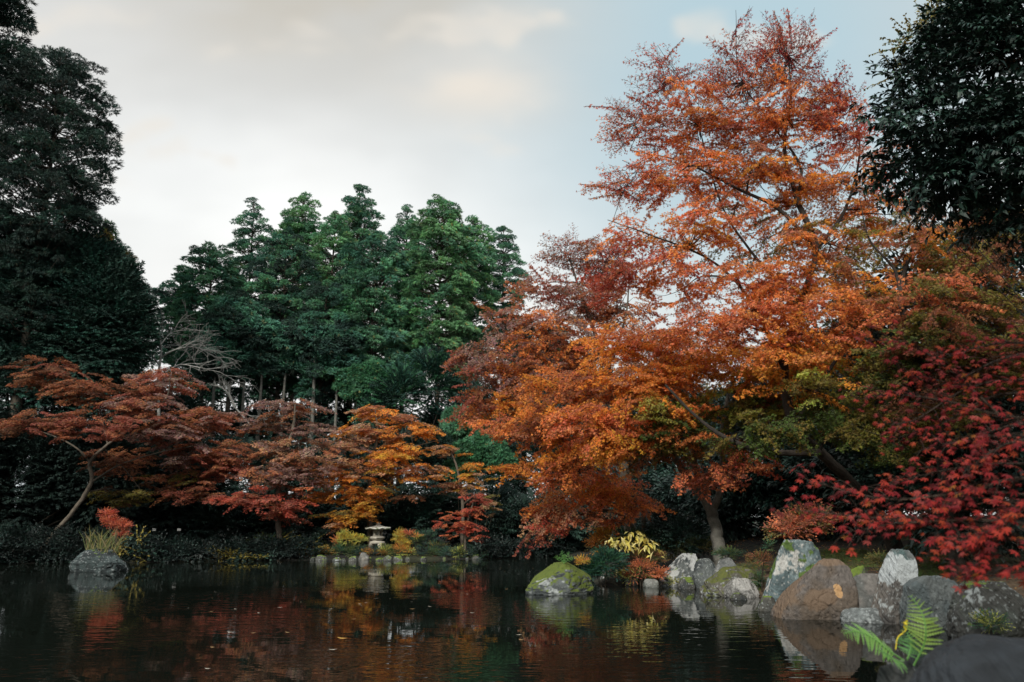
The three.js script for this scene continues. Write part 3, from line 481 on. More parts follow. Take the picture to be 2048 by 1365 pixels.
tree({ label: 'shaded olive-orange maple under the dark evergreen on the right side', seed: 305, s: 0.72, bark: M.darkBark,
  limbs: paths(14.5, [[1905, 1060, 0.108], [1880, 900, 0.090], [1850, 740, 0.072], [1800, 600, 0.048], [1830, 480, 0.030], [1840, 400, 0.009]], [[1800, 600, 0.036], [1790, 540, 0.030], [1740, 480, 0.018], [1720, 400, 0.007]], [[1850, 740, 0.048], [1930, 620, 0.036], [1980, 520, 0.018]]),
  blobs: [[1960, 460, 100, 45, 14.6, 1, ['rust', 'olive', 'brown'], { dens: 0.9 }], [1900, 660, 100, 50, 13.6, 0.9, ['olive', 'rust', 'leafGreen'], { dens: 1 }], [1990, 700, 90, 70, 13.8, 0.9, ['brown', 'olive'], { dens: 1 }], [1880, 800, 90, 60, 14, 0.9, ['olive', 'brown'], { dens: 0.9 }],[1820, 470, 90, 50, 14.5, 1, ['rust', 'amber', 'olive'], { dens: 0.70 }], [1930, 530, 95, 50, 14.5, 1, ['brown', 'rust', 'olive'], { dens: 0.84 }], [1850, 600, 95, 45, 14, 1, ['rust', 'olive', 'vermilion'], { dens: 0.98 }], [1970, 620, 85, 50, 14.5, 1, ['olive', 'brown'], { dens: 0.98 }], [1830, 700, 90, 55, 14.5, 1.1, ['olive', 'brown', 'leafGreen'], { dens: 0.98 }], [1960, 730, 95, 55, 14.5, 1.1, ['brown', 'olive'], { dens: 0.98 }], [1780, 760, 70, 40, 15, 1, ['leafGreen', 'olive'], { dens: 0.84 }], [1790, 880, 90, 50, 15.5, 1, ['olive', 'leafGreen'], { dens: 0.84 }]] });

// far-left and centre maples with flat layers
tree({ label: 'spreading dark red maple on a long leaning trunk at the left shore', seed: 311, s: 1.05, geo: G.layer, bark: M.bark,
  limbs: paths(29.6, [[80, 1104, 0.112], [112, 1062, 0.105], [150, 1018, 0.098], [182, 965, 0.090], [180, 925, 0.083], [215, 890, 0.068], [270, 850, 0.053], [330, 800, 0.038], [340, 750, 0.015]], [[180, 925, 0.053], [150, 895, 0.038], [100, 870, 0.022], [30, 850, 0.009]], [[182, 965, 0.045], [240, 930, 0.034], [320, 905, 0.026], [400, 890, 0.011]], [[215, 890, 0.045], [190, 800, 0.030], [130, 750, 0.011]]),
  blobs: [[95, 742, 80, 30, 29.5, 1, ['rust', 'brown', 'brick'], { dens: 0.69 }], [190, 775, 90, 32, 29.5, 1, ['rust', 'rust', 'brown'], { dens: 0.69 }], [330, 765, 70, 36, 29.8, 1, ['rust', 'mauve', 'brick'], { dens: 0.86 }], [260, 800, 90, 30, 29.5, 1, ['brick', 'mauve', 'rust'], { dens: 0.69 }], [60, 845, 95, 26, 29.2, 1, ['brick', 'rust', 'brown'], { dens: 0.86 }], [180, 850, 90, 30, 29.2, 1, ['brick', 'rust'], { dens: 0.69 }], [320, 850, 95, 32, 29.5, 1, ['mauve', 'brick', 'rust'], { dens: 0.69 }], [420, 840, 60, 36, 30, 1, ['brick', 'mauve', 'rust'], { dens: 0.69 }], [370, 900, 90, 32, 29.8, 1, ['rust', 'mauve', 'brick'], { dens: 0.75 }], [240, 920, 75, 28, 29.8, 1, ['brown', 'rust'], { dens: 0.57 }], [445, 930, 60, 34, 30, 1, ['rust', 'brick'], { dens: 0.69 }], [400, 985, 75, 24, 30, 0.8, ['rust', 'brick'], { dens: 0.69 }], [250, 985, 60, 25, 30.2, 0.8, ['brown', 'olive'], { dens: 0.57 }], [284, 985, 10, 8, 29.6, 0.3, ['gold', 'olive'], { dens: 1.0 }], [345, 955, 70, 20, 30.2, 0.8, ['brown', 'olive', 'rust'], { dens: 0.57 }]] });
tree({ label: 'faded mauve-brown maple with flat layers between the red and tan maples', seed: 312, s: 1.1, geo: G.layer, bark: M.bark,
  limbs: paths(30, [[560, 1092, 0.14], [555, 1010, 0.12], [565, 930, 0.1], [585, 860, 0.07], [590, 810, 0.03]], [[555, 1010, 0.06], [500, 960, 0.05], [470, 900, 0.02]], [[565, 930, 0.05], [630, 890, 0.03]]),
  blobs: [[580, 812, 75, 20, 30.5, 1, ['mauve', 'mauve', 'rust'], { dens: 0.7 }], [530, 850, 60, 22, 30.5, 1, ['mauve', 'mauve', 'brown'], { dens: 0.6 }], [610, 860, 60, 22, 30.5, 1, ['mauve', 'brown'], { dens: 0.6 }], [500, 900, 75, 26, 30, 1, ['mauve', 'rust', 'tan'], { dens: 0.65 }], [600, 905, 80, 28, 30, 1, ['mauve', 'rust', 'tan'], { dens: 0.7 }], [530, 950, 80, 28, 29.8, 1, ['mauve', 'mauve', 'rust'], { dens: 0.65 }], [620, 950, 55, 25, 30, 1, ['mauve', 'rust'], { dens: 0.65 }], [490, 990, 60, 24, 29.6, 0.9, ['brick', 'red', 'rust'], { dens: 0.75 }], [575, 1005, 55, 30, 29.8, 0.9, ['red', 'brick', 'vermilion'], { dens: 0.75 }], [560, 1035, 40, 14, 29.8, 0.7, ['brick'], { dens: 0.7 }]] });
tree({ label: 'orange-gold maple with tan upper layers above the stone lantern', seed: 313, s: 1.0, geo: G.layer, bark: M.bark,
  limbs: paths(32, [[742, 1098, 0.15], [738, 1010, 0.12], [745, 930, 0.1], [755, 870, 0.06], [750, 820, 0.02]], [[738, 1010, 0.06], [690, 960, 0.05], [650, 900, 0.02]], [[745, 930, 0.06], [810, 900, 0.04], [880, 880, 0.012]], [[738, 1010, 0.05], [790, 975, 0.035], [830, 950, 0.012]]),
  blobs: [[750, 822, 55, 16, 32.5, 0.9, ['tan', 'rust', 'amber'], { dens: 0.8 }], [815, 834, 40, 12, 32.5, 0.8, ['tan', 'rust'], { dens: 0.8 }], [720, 860, 60, 20, 32, 1, ['tan', 'amber', 'rust'], { dens: 0.8 }], [815, 862, 65, 20, 32, 1, ['tan', 'amber', 'amber'], { dens: 0.8 }], [690, 890, 60, 18, 31.7, 1, ['tan', 'tan', 'mauve'], { dens: 0.75 }], [780, 905, 70, 20, 31.4, 1, ['amber', 'gold', 'amber'], { dens: 0.9 }], [730, 930, 85, 20, 31.4, 1, ['tan', 'amber', 'rust'], { dens: 0.75 }], [840, 945, 75, 18, 31.6, 0.9, ['tan', 'rust', 'amber'], { dens: 0.75 }], [680, 955, 60, 22, 31.4, 1, ['amber', 'tan', 'amber'], { dens: 0.7 }], [650, 990, 45, 14, 31.3, 0.8, ['amber', 'amber'], { dens: 0.9 }], [720, 985, 60, 22, 31.2, 0.9, ['amber', 'gold', 'amber'], { dens: 0.8 }], [770, 965, 28, 40, 31.2, 0.7, ['gold', 'olive'], { dens: 0.7 }], [735, 1015, 45, 18, 31, 0.8, ['amber', 'gold'], { dens: 0.9 }], [680, 1030, 60, 18, 31, 0.8, ['gold', 'olive', 'amber'], { dens: 0.7 }], [700, 1045, 40, 10, 31, 0.6, ['amber', 'tan'], { dens: 0.7 }]] });
tree({ label: 'slight tan and yellow maple right of the orange-gold one', seed: 314, s: 0.85, geo: G.layer, bark: M.bark,
  limbs: paths(32.5, [[925, 1100, 0.09], [925, 1010, 0.08], [915, 940, 0.06], [900, 900, 0.02]], [[925, 1010, 0.04], [960, 985, 0.03], [990, 995, 0.01]], [[915, 940, 0.03], [950, 935, 0.01]]),
  blobs: [[892, 900, 38, 12, 32.5, 0.8, ['tan', 'amber'], { dens: 0.9 }], [930, 933, 40, 7, 32.5, 0.6, ['gold', 'amber'], { dens: 1 }], [940, 960, 38, 16, 32.3, 0.7, ['gold', 'tan', 'amber'], { dens: 0.9 }], [905, 975, 30, 14, 32.3, 0.7, ['tan', 'rust'], { dens: 0.8 }], [980, 1012, 18, 22, 32.3, 0.5, ['olive', 'tan'], { dens: 0.8 }], [815, 995, 32, 8, 32.3, 0.6, ['tan', 'rust'], { dens: 0.9 }]] });
tree({ label: 'small bright red maple with stepped layers right of the stone lantern', seed: 315, s: 0.62, geo: G.layer, bark: M.bark,
  limbs: paths(31, [[930, 1104, 0.05], [932, 1060, 0.045], [945, 1010, 0.035], [955, 985, 0.01]], [[932, 1060, 0.025], [900, 1045, 0.018], [870, 1045, 0.006]]),
  blobs: [[900, 1028, 30, 8, 31, 0.5, ['red', 'vermilion'], { dens: 1 }], [955, 995, 22, 14, 31, 0.5, ['red', 'brick'], { dens: 1 }], [948, 1025, 26, 12, 31, 0.5, ['red', 'vermilion'], { dens: 1 }], [905, 1047, 42, 7, 30.8, 0.5, ['vermilion', 'red'], { dens: 1.1 }], [945, 1050, 28, 9, 30.8, 0.5, ['red'], { dens: 1 }], [898, 1072, 14, 4, 30.7, 0.35, ['vermilion'], { dens: 1.4 }], [952, 1074, 20, 6, 30.7, 0.4, ['vermilion', 'red'], { dens: 1.2 }], [925, 1062, 24, 7, 30.8, 0.4, ['red'], { dens: 1 }]] });

// dark broad-leaved growth on the right
shrub({ name: 'evergreen_tree', label: 'near dark evergreen with long drooping leaves filling the upper right corner', category: 'tree', seed: 321, geo: G.broad[0], mat: M.broad, s: 0.5, cols: ['deep', 'darker', 'deep'], bark: M.darkBark, stem: 1, dens: 0.66, base: V(8.2, 0.6, -8.6), lift: 0,
  blobs: [[1990, 130, 150, 150, 8.6, 0.9], [1900, 285, 115, 95, 8.6, 0.8], [2050, 290, 140, 120, 8.4, 0.9], [1835, 210, 55, 50, 8.8, 0.5], [2020, 20, 130, 70, 8.6, 0.8], [1845, 370, 40, 40, 8.6, 0.4, null, { dens: 0.5 }], [1930, 370, 90, 50, 8.8, 0.7], [2200, 200, 150, 260, 8.4, 1], [1800, 330, 40, 40, 8.8, 0.4, null, { dens: 0.5 }], [1775, 255, 40, 22, 8.7, 0.3, null, { dens: 0.5 }], [1860, 90, 50, 30, 8.7, 0.4, null, { dens: 0.5 }], [1950, 60, 90, 60, 8.6, 0.6, null, { dens: 0.7 }], [1800, 160, 40, 40, 8.8, 0.4, null, { dens: 0.6 }], [2070, 430, 90, 60, 8.8, 0.8]] });
shrub({ name: 'broadleaf_tree', label: 'sparse brownish-green treetop showing beside the near dark evergreen', category: 'tree', seed: 322, geo: G.small[0], mat: M.soft, s: 0.6, cols: ['olive', 'cedar'], stem: 3, dens: 0.16, base: V(9.5, 1.5, -17.5), blobs: [[1850, 60, 60, 50, 16, 0.7], [1815, 90, 40, 50, 16, 0.6], [1790, 150, 30, 40, 16, 0.6], [1890, 20, 60, 40, 16, 0.6]] });
shrub({ name: 'evergreen_tree', label: 'deep green shade tree behind the olive-orange maple on the right', category: 'tree', seed: 323, geo: G.broad[1], mat: M.broad, s: 0.9, cols: ['darker', 'deep'], stem: 3, dens: 0.8, blobs: [[1570, 850, 160, 110, 26, 1.4], [1700, 760, 120, 110, 25, 1.4], [1900, 700, 190, 190, 19, 1.6], [2040, 560, 150, 170, 18, 1.6], [1780, 830, 130, 120, 21, 1.5], [2080, 820, 160, 180, 16, 1.6]] });
shrub({ name: 'evergreen_shrub', label: 'black-green thicket on the slope behind the grey forked trunk', category: 'shrub', seed: 324, geo: G.broad[1], mat: M.broad, s: 0.8, cols: ['darker', 'deep'], stem: 2, blobs: [[1560, 990, 150, 50, 26, 1.4], [1480, 1030, 100, 40, 26, 1.2], [1640, 1040, 90, 30, 24, 1], [1700, 960, 120, 80, 24, 1.4], [1400, 1010, 90, 55, 28, 1.4], [1830, 980, 120, 90, 19, 1.4], [1990, 1000, 130, 110, 15, 1.3], [1250, 1000, 90, 60, 30, 1.4]] });
shrub({ name: 'evergreen_shrub', label: 'dark bush on the bank left of the grey forked trunk', category: 'shrub', seed: 325, geo: G.small[1], mat: M.broad, s: 0.4, cols: ['deep', 'darker'], stem: 2, blobs: [[1365, 1070, 45, 30, 22, 0.8], [1330, 1050, 40, 26, 23, 0.8]] });
// PART3
// bare grey trees against the dark evergreens
function bareTree(label, seed, D, paths0, spread) {
  reseed(seed); const b = at(paths0[0][0][0], paths0[0][0][1], D), root = thing('bare_tree', label, 'tree', b);
  const tw = new MB();
  const grow = (p, d, len, r, k) => {
    const pts = [p]; let q = p.clone(), v = d.clone(); for (let i = 0; i < 4; i++) { v.add(V(rr(-0.28, 0.28), rr(-0.1, 0.1) - 0.05 * spread, rr(-0.25, 0.25))).normalize(); q = q.clone().addScaledVector(v, len / 4); pts.push(q); }
    tw.tube(curve(pts, 7), (t) => Math.max(0.006, r * (1 - 0.6 * t)), 4);
    if (k > 0) for (let i = 0; i < 3; i++) { const s = pts[1 + (i % 3) + (rnd() < 0.5 ? 1 : 0)] || q; grow(s.clone(), v.clone().add(V(rr(-0.9, 0.9), rr(-0.3, 0.45), rr(-0.5, 0.5))).normalize(), len * rr(0.5, 0.8), r * 0.55, k - 1); }
  };
  paths0.forEach((path, li) => {
    const pts = path.map(([x, y]) => at(x, y, D + (li ? rr(-0.6, 0.6) : 0))), mb = new MB(), c = curve(pts, pts.length * 5), r0 = path[0][2], r1 = path[path.length - 1][2];
    mb.tube(c, (t) => lerp(r0, r1, t), 7); put(li ? 'limb' : 'trunk', mb.geo(), M.paleBark, root);
    for (let i = li ? 4 : c.length - 3; i < c.length; i += 2) { const d = c[Math.min(c.length - 1, i)].clone().sub(c[i - 1]).normalize(); grow(c[i].clone(), d.add(V(rr(-0.7, 0.7), rr(-0.2, 0.7), rr(-0.4, 0.4))).normalize(), rr(0.7, 1.3) * spread, r1 * 0.9 + 0.012, 2); }
  });
  stuff(put('twigs', tw.geo(), M.paleBark, root)); return root;
}
bareTree('bare pale grey tree arching over the red maple at the left', 401, 34, [[[318, 860, 0.09], [316, 760, 0.075], [322, 705, 0.06], [318, 670, 0.03]], [[322, 715, 0.05], [350, 700, 0.04], [390, 695, 0.035], [430, 715, 0.02]], [[318, 730, 0.045], [295, 700, 0.03], [284, 688, 0.012]], [[330, 745, 0.05], [360, 730, 0.04], [395, 735, 0.035], [440, 745, 0.015]], [[395, 735, 0.03], [385, 715, 0.025], [400, 705, 0.012]], [[320, 690, 0.04], [345, 665, 0.03], [390, 660, 0.01]]], 1);
bareTree('smaller bare pale branches above the mauve-brown maple', 402, 35, [[[500, 850, 0.05], [470, 815, 0.045], [462, 800, 0.03]], [[470, 812, 0.035], [455, 785, 0.03], [430, 770, 0.01]], [[480, 825, 0.035], [520, 838, 0.025], [560, 838, 0.01]]], 0.6);

// ------------------------------------------------------------------ rocks
const ico = new Map();
function icosphere(n) { if (!ico.has(n)) { const g = new THREE.IcosahedronGeometry(1, n); g.deleteAttribute('uv'); g.deleteAttribute('normal'); ico.set(n, mergeVertices(g, 1e-5)); } return ico.get(n); }
// edges: [height 0..1, left -1..1, right -1..1] rows of the outline; paint(p in metres, normal, v) gives the colour
function rock({ name = 'rock', label, category = 'rock', x0, x1, y0, y1, D, deep = 0.8, edges = [[0, -1, 1], [1, -0.8, 0.8]], seed, detail = 26, rough = 0.1, cuts = 6, paint, sink = 0.35, group, mat, box = 0.42, turn = 0, own = false }) {
  reseed(seed); if (!own) D = -onLevel((x0 + x1) / 2, y1).z; const W = at(x1, y1, D, 1).x - at(x0, y1, D, 1).x, base = at((x0 + x1) / 2, y1, D, 1), top = at((x0 + x1) / 2, y0, D, 1), H = top.y - base.y, dz = W * deep / 2;
  const g = icosphere(detail).clone(), P = g.attributes.position, q = V(0, 0, 0), planes = []; for (let i = 0; i < cuts; i++) { const n = randDir(); n.y = Math.abs(n.y) * 0.6; planes.push([n.normalize(), rr(0.72, 0.9)]); }
  const row = (v, c) => { for (let i = 1; i < edges.length; i++) if (v <= edges[i][0] || i === edges.length - 1) { const t = clamp((v - edges[i - 1][0]) / (edges[i][0] - edges[i - 1][0])); return lerp(edges[i - 1][c], edges[i][c], t); } };
  for (let i = 0; i < P.count; i++) {
    q.fromBufferAttribute(P, i); const e = Math.pow(Math.pow(Math.abs(q.x), 2 / box) + Math.pow(Math.abs(q.y), 2 / box) + Math.pow(Math.abs(q.z), 2 / box), -box / 2); q.multiplyScalar(lerp(1, e, 0.85));
    for (const [n, h] of planes) { const d = q.dot(n); if (d > h) q.addScaledVector(n, (h - d) * 0.85); }
    const f = 1 + rough * 2.2 * (fbm(q.x * 1.6 + seed, q.y * 1.6, q.z * 1.6, 3) - 0.5) + rough * 0.9 * (fbm(q.x * 6, q.y * 6 + seed, q.z * 6, 4) - 0.5) + rough * 0.3 * (fbm(q.x * 20, q.y * 20 + seed, q.z * 20, 2) - 0.5); q.multiplyScalar(f - rough * 0.5 * (1 - smooth(0, 0.035, Math.abs(fbm(q.x * 1.7 + seed * 3, q.y * 2.4, q.z * 1.7 + 5, 3) - 0.5))));
    const v = clamp((q.y + 1) / 2), L = row(v, 1), R = row(v, 2), under = v < sink * 0.9 ? 0.9 + 0.1 * v / sink : 1;
    const y = lerp(-sink * H, H, v * 0.985), x = lerp(L, R, (q.x + 1) / 2) * W / 2 * under, z = q.z * dz * lerp(1, 0.75, v) * under;
    P.setXYZ(i, x * Math.cos(turn) + z * Math.sin(turn), y, -x * Math.sin(turn) + z * Math.cos(turn));
  }
  g.computeVertexNormals(); const N = g.attributes.normal, col = new Float32Array(P.count * 3), uv = new Float32Array(P.count * 2), nn = V(0, 0, 0);
  for (let i = 0; i < P.count; i++) { q.fromBufferAttribute(P, i); nn.fromBufferAttribute(N, i); const c = paint(q, nn, q.y / H); col.set(c, i * 3); uv[i * 2] = (q.x + q.y * 0.35) * 0.9; uv[i * 2 + 1] = (q.y + q.z) * 0.9; }
  g.setAttribute('color', new THREE.BufferAttribute(col, 3)); g.setAttribute('uv', new THREE.BufferAttribute(uv, 2));
  const m = new THREE.Mesh(g, mat || M.rock); m.name = numbered(name); m.castShadow = m.receiveShadow = true; m.position.set(base.x, base.y, base.z); scene.add(m);
  return tag(m, label, category, group);
}
const mix3 = (a, b, t) => [lerp(a[0], b[0], t), lerp(a[1], b[1], t), lerp(a[2], b[2], t)];
// stone with lichen (white, hard-edged patches), moss (on the top) and mottled stone beneath
const stone = ({ a, b, lichen = 0, moss = 0, s = 0, lf = 3.4, grey = [0.34, 0.37, 0.37], speck = 0.3, mossy = [0.075, 0.13, 0.02] }) => (p, n, v) => {
  let c = mix3(a, b, smooth(0.35, 0.65, fbm(p.x * 4 + s, p.y * 4, p.z * 4, 5)));
  const g = fbm(p.x * 26, p.y * 26 + s, p.z * 26, 3); c = c.map((x) => x * (0.4 + 1.1 * g));
  if (lichen) { const l = fbm(p.x * lf + s * 3, p.y * lf, p.z * lf, 5) * 0.72 + fbm(p.x * 18, p.y * 18, p.z * 18 + s, 3) * 0.28; const k = smooth(0.0, 0.035, l - (1 - lichen)); c = mix3(c, grey.map((x) => x * (0.75 + 0.5 * g)), k * 0.92); }
  if (speck && fbm(p.x * 34, p.y * 34, p.z * 34 + s, 2) > 1 - speck) c = mix3(c, grey, 0.55);
  if (moss) { const l = fbm(p.x * 5, p.y * 5 + s, p.z * 5, 4) * 0.6 + 0.4 * n.y; c = mix3(c, mix3(mossy, [mossy[0] * 1.9, mossy[1] * 1.5, mossy[2] * 1.2], g), smooth(0, 0.06, l - (1 - moss))); }
  return c;
};
const GREY = [0.1, 0.115, 0.115], SLATE = [0.04, 0.05, 0.055], BROWN = [0.1, 0.078, 0.06], TAN = [0.165, 0.11, 0.07];
const mossRock = rock({ label: 'low mossy rock with a small fern on top, standing in the water', x0: 1050, x1: 1186, y0: 1124, y1: 1187, D: 17.4, seed: 501, deep: 0.75, edges: [[0, -1, 1], [0.35, -0.98, 1], [0.7, -0.86, 0.95], [1, -0.6, 0.75]], paint: stone({ a: SLATE, b: GREY, lichen: 0.37, moss: 0.68, s: 1, lf: 2.6, speck: 0.22, mossy: [0.06, 0.095, 0.015] }) });
rock({ label: 'lichen-white rock half hidden by red and green leaves', x0: 1318, x1: 1416, y0: 1106, y1: 1172, D: 19.6, seed: 502, edges: [[0, -1, 0.9], [0.5, -0.9, 0.8], [1, -0.15, 0.75]], paint: stone({ a: SLATE, b: GREY, lichen: 0.56, moss: 0.3, s: 2, grey: [0.4, 0.42, 0.42] }) });
rock({ label: 'dark spotted rock between the lichen-white rock and the mossy grey one', x0: 1378, x1: 1446, y0: 1116, y1: 1172, D: 20.4, own: true, seed: 503, edges: [[0, -1, 1], [1, -0.6, 0.6]], paint: stone({ a: SLATE, b: GREY, lichen: 0.44, moss: 0.35, s: 3 }) });
rock({ label: 'smooth pale grey rock behind the mossy grey one', x0: 1418, x1: 1492, y0: 1114, y1: 1160, D: 20, own: true, sink: 0.8, seed: 504, edges: [[0, -1, 1], [0.6, -0.9, 0.9], [1, -0.5, 0.4]], rough: 0.04, paint: stone({ a: [0.2, 0.21, 0.21], b: GREY, lichen: 0.46, s: 4, grey: [0.4, 0.42, 0.42] }) });
rock({ label: 'broad grey-brown rock with a cap of moss by the water', x0: 1402, x1: 1532, y0: 1132, y1: 1190, D: 17.4, seed: 505, edges: [[0, -1, 1], [0.6, -0.95, 0.98], [1, -0.6, 0.85]], paint: stone({ a: [0.13, 0.12, 0.105], b: [0.09, 0.09, 0.07], lichen: 0.36, moss: 0.56, s: 5, mossy: [0.06, 0.08, 0.02] }) });
rock({ label: 'rounded grey rock with pale streaks at the edge of the water', x0: 1436, x1: 1518, y0: 1156, y1: 1194, D: 16.6, seed: 506, edges: [[0, -1, 1], [0.6, -0.88, 0.95], [1, -0.55, 0.75]], paint: stone({ a: [0.14, 0.14, 0.135], b: [0.12, 0.12, 0.11], lichen: 0.5, s: 6, grey: [0.36, 0.36, 0.35], speck: 0.4 }) });
rock({ label: 'tall blue-grey boulder with white lichen and green moss patches', x0: 1530, x1: 1648, y0: 1077, y1: 1205, D: 15.4, seed: 507, detail: 40, deep: 0.6, box: 0.2, cuts: 3, edges: [[0, -1, 1], [0.3, -0.98, 1], [0.6, -0.92, 1], [0.85, -0.8, 0.95], [1, -0.62, 0.8]], paint: (() => { const f = stone({ a: [0.075, 0.11, 0.12], b: [0.15, 0.2, 0.21], lichen: 0.43, s: 7, lf: 2.8, grey: [0.46, 0.46, 0.44] }); return (p, n, v) => { const m = fbm(p.x * 3.4 + 4.2, p.y * 3.4 + 1.3, p.z * 3, 4); return v > 0.35 && m > 0.585 ? mix3([0.05, 0.1, 0.02], [0.11, 0.17, 0.04], fbm(p.x * 30, p.y * 30, p.z * 30, 2)) : f(p, n, v); }; })() });
const brownRock = rock({ label: 'large bare brown boulder with a sloping shoulder, rising from the water', x0: 1544, x1: 1708, y0: 1116, y1: 1234, D: 13.2, seed: 508, detail: 44, deep: 0.75, rough: 0.06, box: 0.36, cuts: 4, edges: [[0, -1, 0.95], [0.26, -1, 0.97], [0.45, -0.78, 1], [0.7, -0.4, 1], [0.88, -0.02, 0.96], [1, 0.12, 0.85]], paint: (() => { const f = stone({ a: BROWN, b: [0.12, 0.105, 0.095], s: 8, speck: 0.18, grey: [0.26, 0.22, 0.19] }); return (p, n, v) => { const t = fbm(p.x * 2.2 + 1, p.y * 3, p.z * 2 + 4, 4), o = fbm(p.x * 7 + 3, p.y * 7, p.z * 7, 4); let c = mix3(f(p, n, v), TAN, smooth(0.5, 0.6, t) * 0.75); const ch = Math.hypot((p.x - 0.33) / 0.09, (p.y - 0.43) / 0.17) + (o - 0.5) * 1.1; return ch < 0.85 ? mix3([0.5, 0.32, 0.16], [0.38, 0.22, 0.1], o) : c; }; })() });
rock({ label: 'dark grey squat rock between the brown boulder and the white-capped stone', x0: 1690, x1: 1790, y0: 1146, y1: 1234, D: 13.0, seed: 509, edges: [[0, -0.8, 1], [0.5, -0.9, 1], [1, -0.75, 0.9]], paint: stone({ a: [0.1, 0.105, 0.1], b: [0.15, 0.14, 0.13], s: 9, speck: 0.2, grey: [0.3, 0.3, 0.3] }) });
rock({ label: 'flat pale-specked stone lying low in the water', x0: 1680, x1: 1800, y0: 1211, y1: 1243, D: 12.3, seed: 510, edges: [[0, -1, 1], [0.6, -0.9, 1], [1, -0.6, 0.95]], sink: 0.8, paint: stone({ a: [0.17, 0.19, 0.19], b: [0.1, 0.11, 0.11], lichen: 0.42, s: 10, speck: 0.4 }) });
rock({ label: 'upright stone with a white lichen cap beside the red maple', x0: 1746, x1: 1842, y0: 1096, y1: 1246, D: 12.6, seed: 511, detail: 40, deep: 0.7, box: 0.22, cuts: 3, edges: [[0, -0.95, 0.9], [0.35, -0.95, 0.85], [0.6, -0.55, 0.9], [0.85, -0.3, 1.05], [1, -0.2, 1]], paint: (() => { const w = stone({ a: [0.12, 0.13, 0.13], b: [0.08, 0.13, 0.13], lichen: 0.53, s: 11, lf: 3.6, grey: [0.38, 0.41, 0.42] }), d = stone({ a: [0.09, 0.085, 0.08], b: [0.14, 0.125, 0.11], lichen: 0.4, s: 12 }); return (p, n, v) => (v + (fbm(p.x * 4, p.y * 4, p.z * 4, 4) - 0.5) * 0.5 > 0.5 ? w(p, n, v) : d(p, n, v)); })() });
rock({ label: 'dark slab with a slanted top edge right of the white-capped stone', x0: 1806, x1: 1932, y0: 1150, y1: 1254, D: 12.0, seed: 512, detail: 30, deep: 0.5, box: 0.4, cuts: 4, edges: [[0, -1, 0.75], [0.5, -0.95, 0.88], [0.85, -0.8, 1], [1, -0.5, 0.9]], paint: stone({ a: [0.075, 0.095, 0.1], b: [0.11, 0.125, 0.125], lichen: 0.33, s: 13, speck: 0.14 }) });
rock({ label: 'dim rock with pale lichen spots at the right edge of the shore', x0: 1905, x1: 2075, y0: 1160, y1: 1272, D: 11.2, own: true, seed: 513, detail: 30, edges: [[0, -1, 1], [0.5, -0.9, 1], [1, -0.6, 0.8]], paint: stone({ a: [0.08, 0.09, 0.08], b: [0.06, 0.06, 0.055], lichen: 0.32, moss: 0.35, s: 14 }) });
rock({ label: 'smooth dark blue-grey boulder close up in the lower right corner', x0: 1775, x1: 2300, y0: 1258, y1: 1800, D: 2.35, own: true, seed: 514, detail: 44, rough: 0.03, cuts: 2, deep: 0.9, box: 0.8, edges: [[0, -1, 1], [0.5, -0.98, 1], [1, -0.75, 0.9]], sink: 0.5, paint: stone({ a: [0.012, 0.017, 0.023], b: [0.02, 0.026, 0.033], s: 15, speck: 0.03, grey: [0.08, 0.09, 0.1] }) });
rock({ name: 'islet_rock', label: 'rocky islet crowned with reeds near the left shore', x0: 146, x1: 250, y0: 1096, y1: 1137, D: 27.5, own: true, sink: 0.6, seed: 515, edges: [[0, -1, 1], [0.5, -0.92, 0.95], [1, -0.5, 0.6]], rough: 0.12, paint: stone({ a: [0.02, 0.028, 0.03], b: [0.06, 0.085, 0.085], lichen: 0.35, moss: 0.3, s: 16, lf: 2, speck: 0.3 }) });
for (const [label, x, y, w, h, o] of [['wet dark stone at the water between the lichen boulder and the brown one', 1536, 1222, 46, 30, {}], ['dark mossy stone wedged behind the brown boulder and the squat grey rock', 1716, 1170, 60, 40, { own: true, D: 14.6, sink: 0.9, moss: 0.6 }], ['rough dark stone filling the bank left of the tall lichen boulder', 1512, 1186, 44, 34, {}], ['low dark stone at the foot of the dark slab', 1850, 1262, 70, 26, {}], ['mossy stone under the roots of the near fern', 1800, 1420, 120, 108, { own: true, D: 3.05, sink: 0.6, moss: 0.2 }], ['small grey stone in front of the streaked grey rock', 1478, 1200, 34, 14, {}], ['dark stone between the spotted rock and the lichen-white rock', 1376, 1178, 40, 24, {}]].entries().map(([i, a]) => [...a.slice(0, 5), { ...a[5], i }]))
  rock({ label, x0: x - w / 2, x1: x + w / 2, y0: y - h, y1: y, D: o.D, own: o.own, sink: o.sink || 0.4, seed: 540 + o.i, detail: 18, edges: [[0, -1, 1], [0.5, -0.95, 0.95], [1, -0.6, 0.7]], paint: stone({ a: [0.035, 0.04, 0.042], b: [0.075, 0.075, 0.065], lichen: 0.33, moss: o.moss || 0.42, s: 40 + o.i }) });
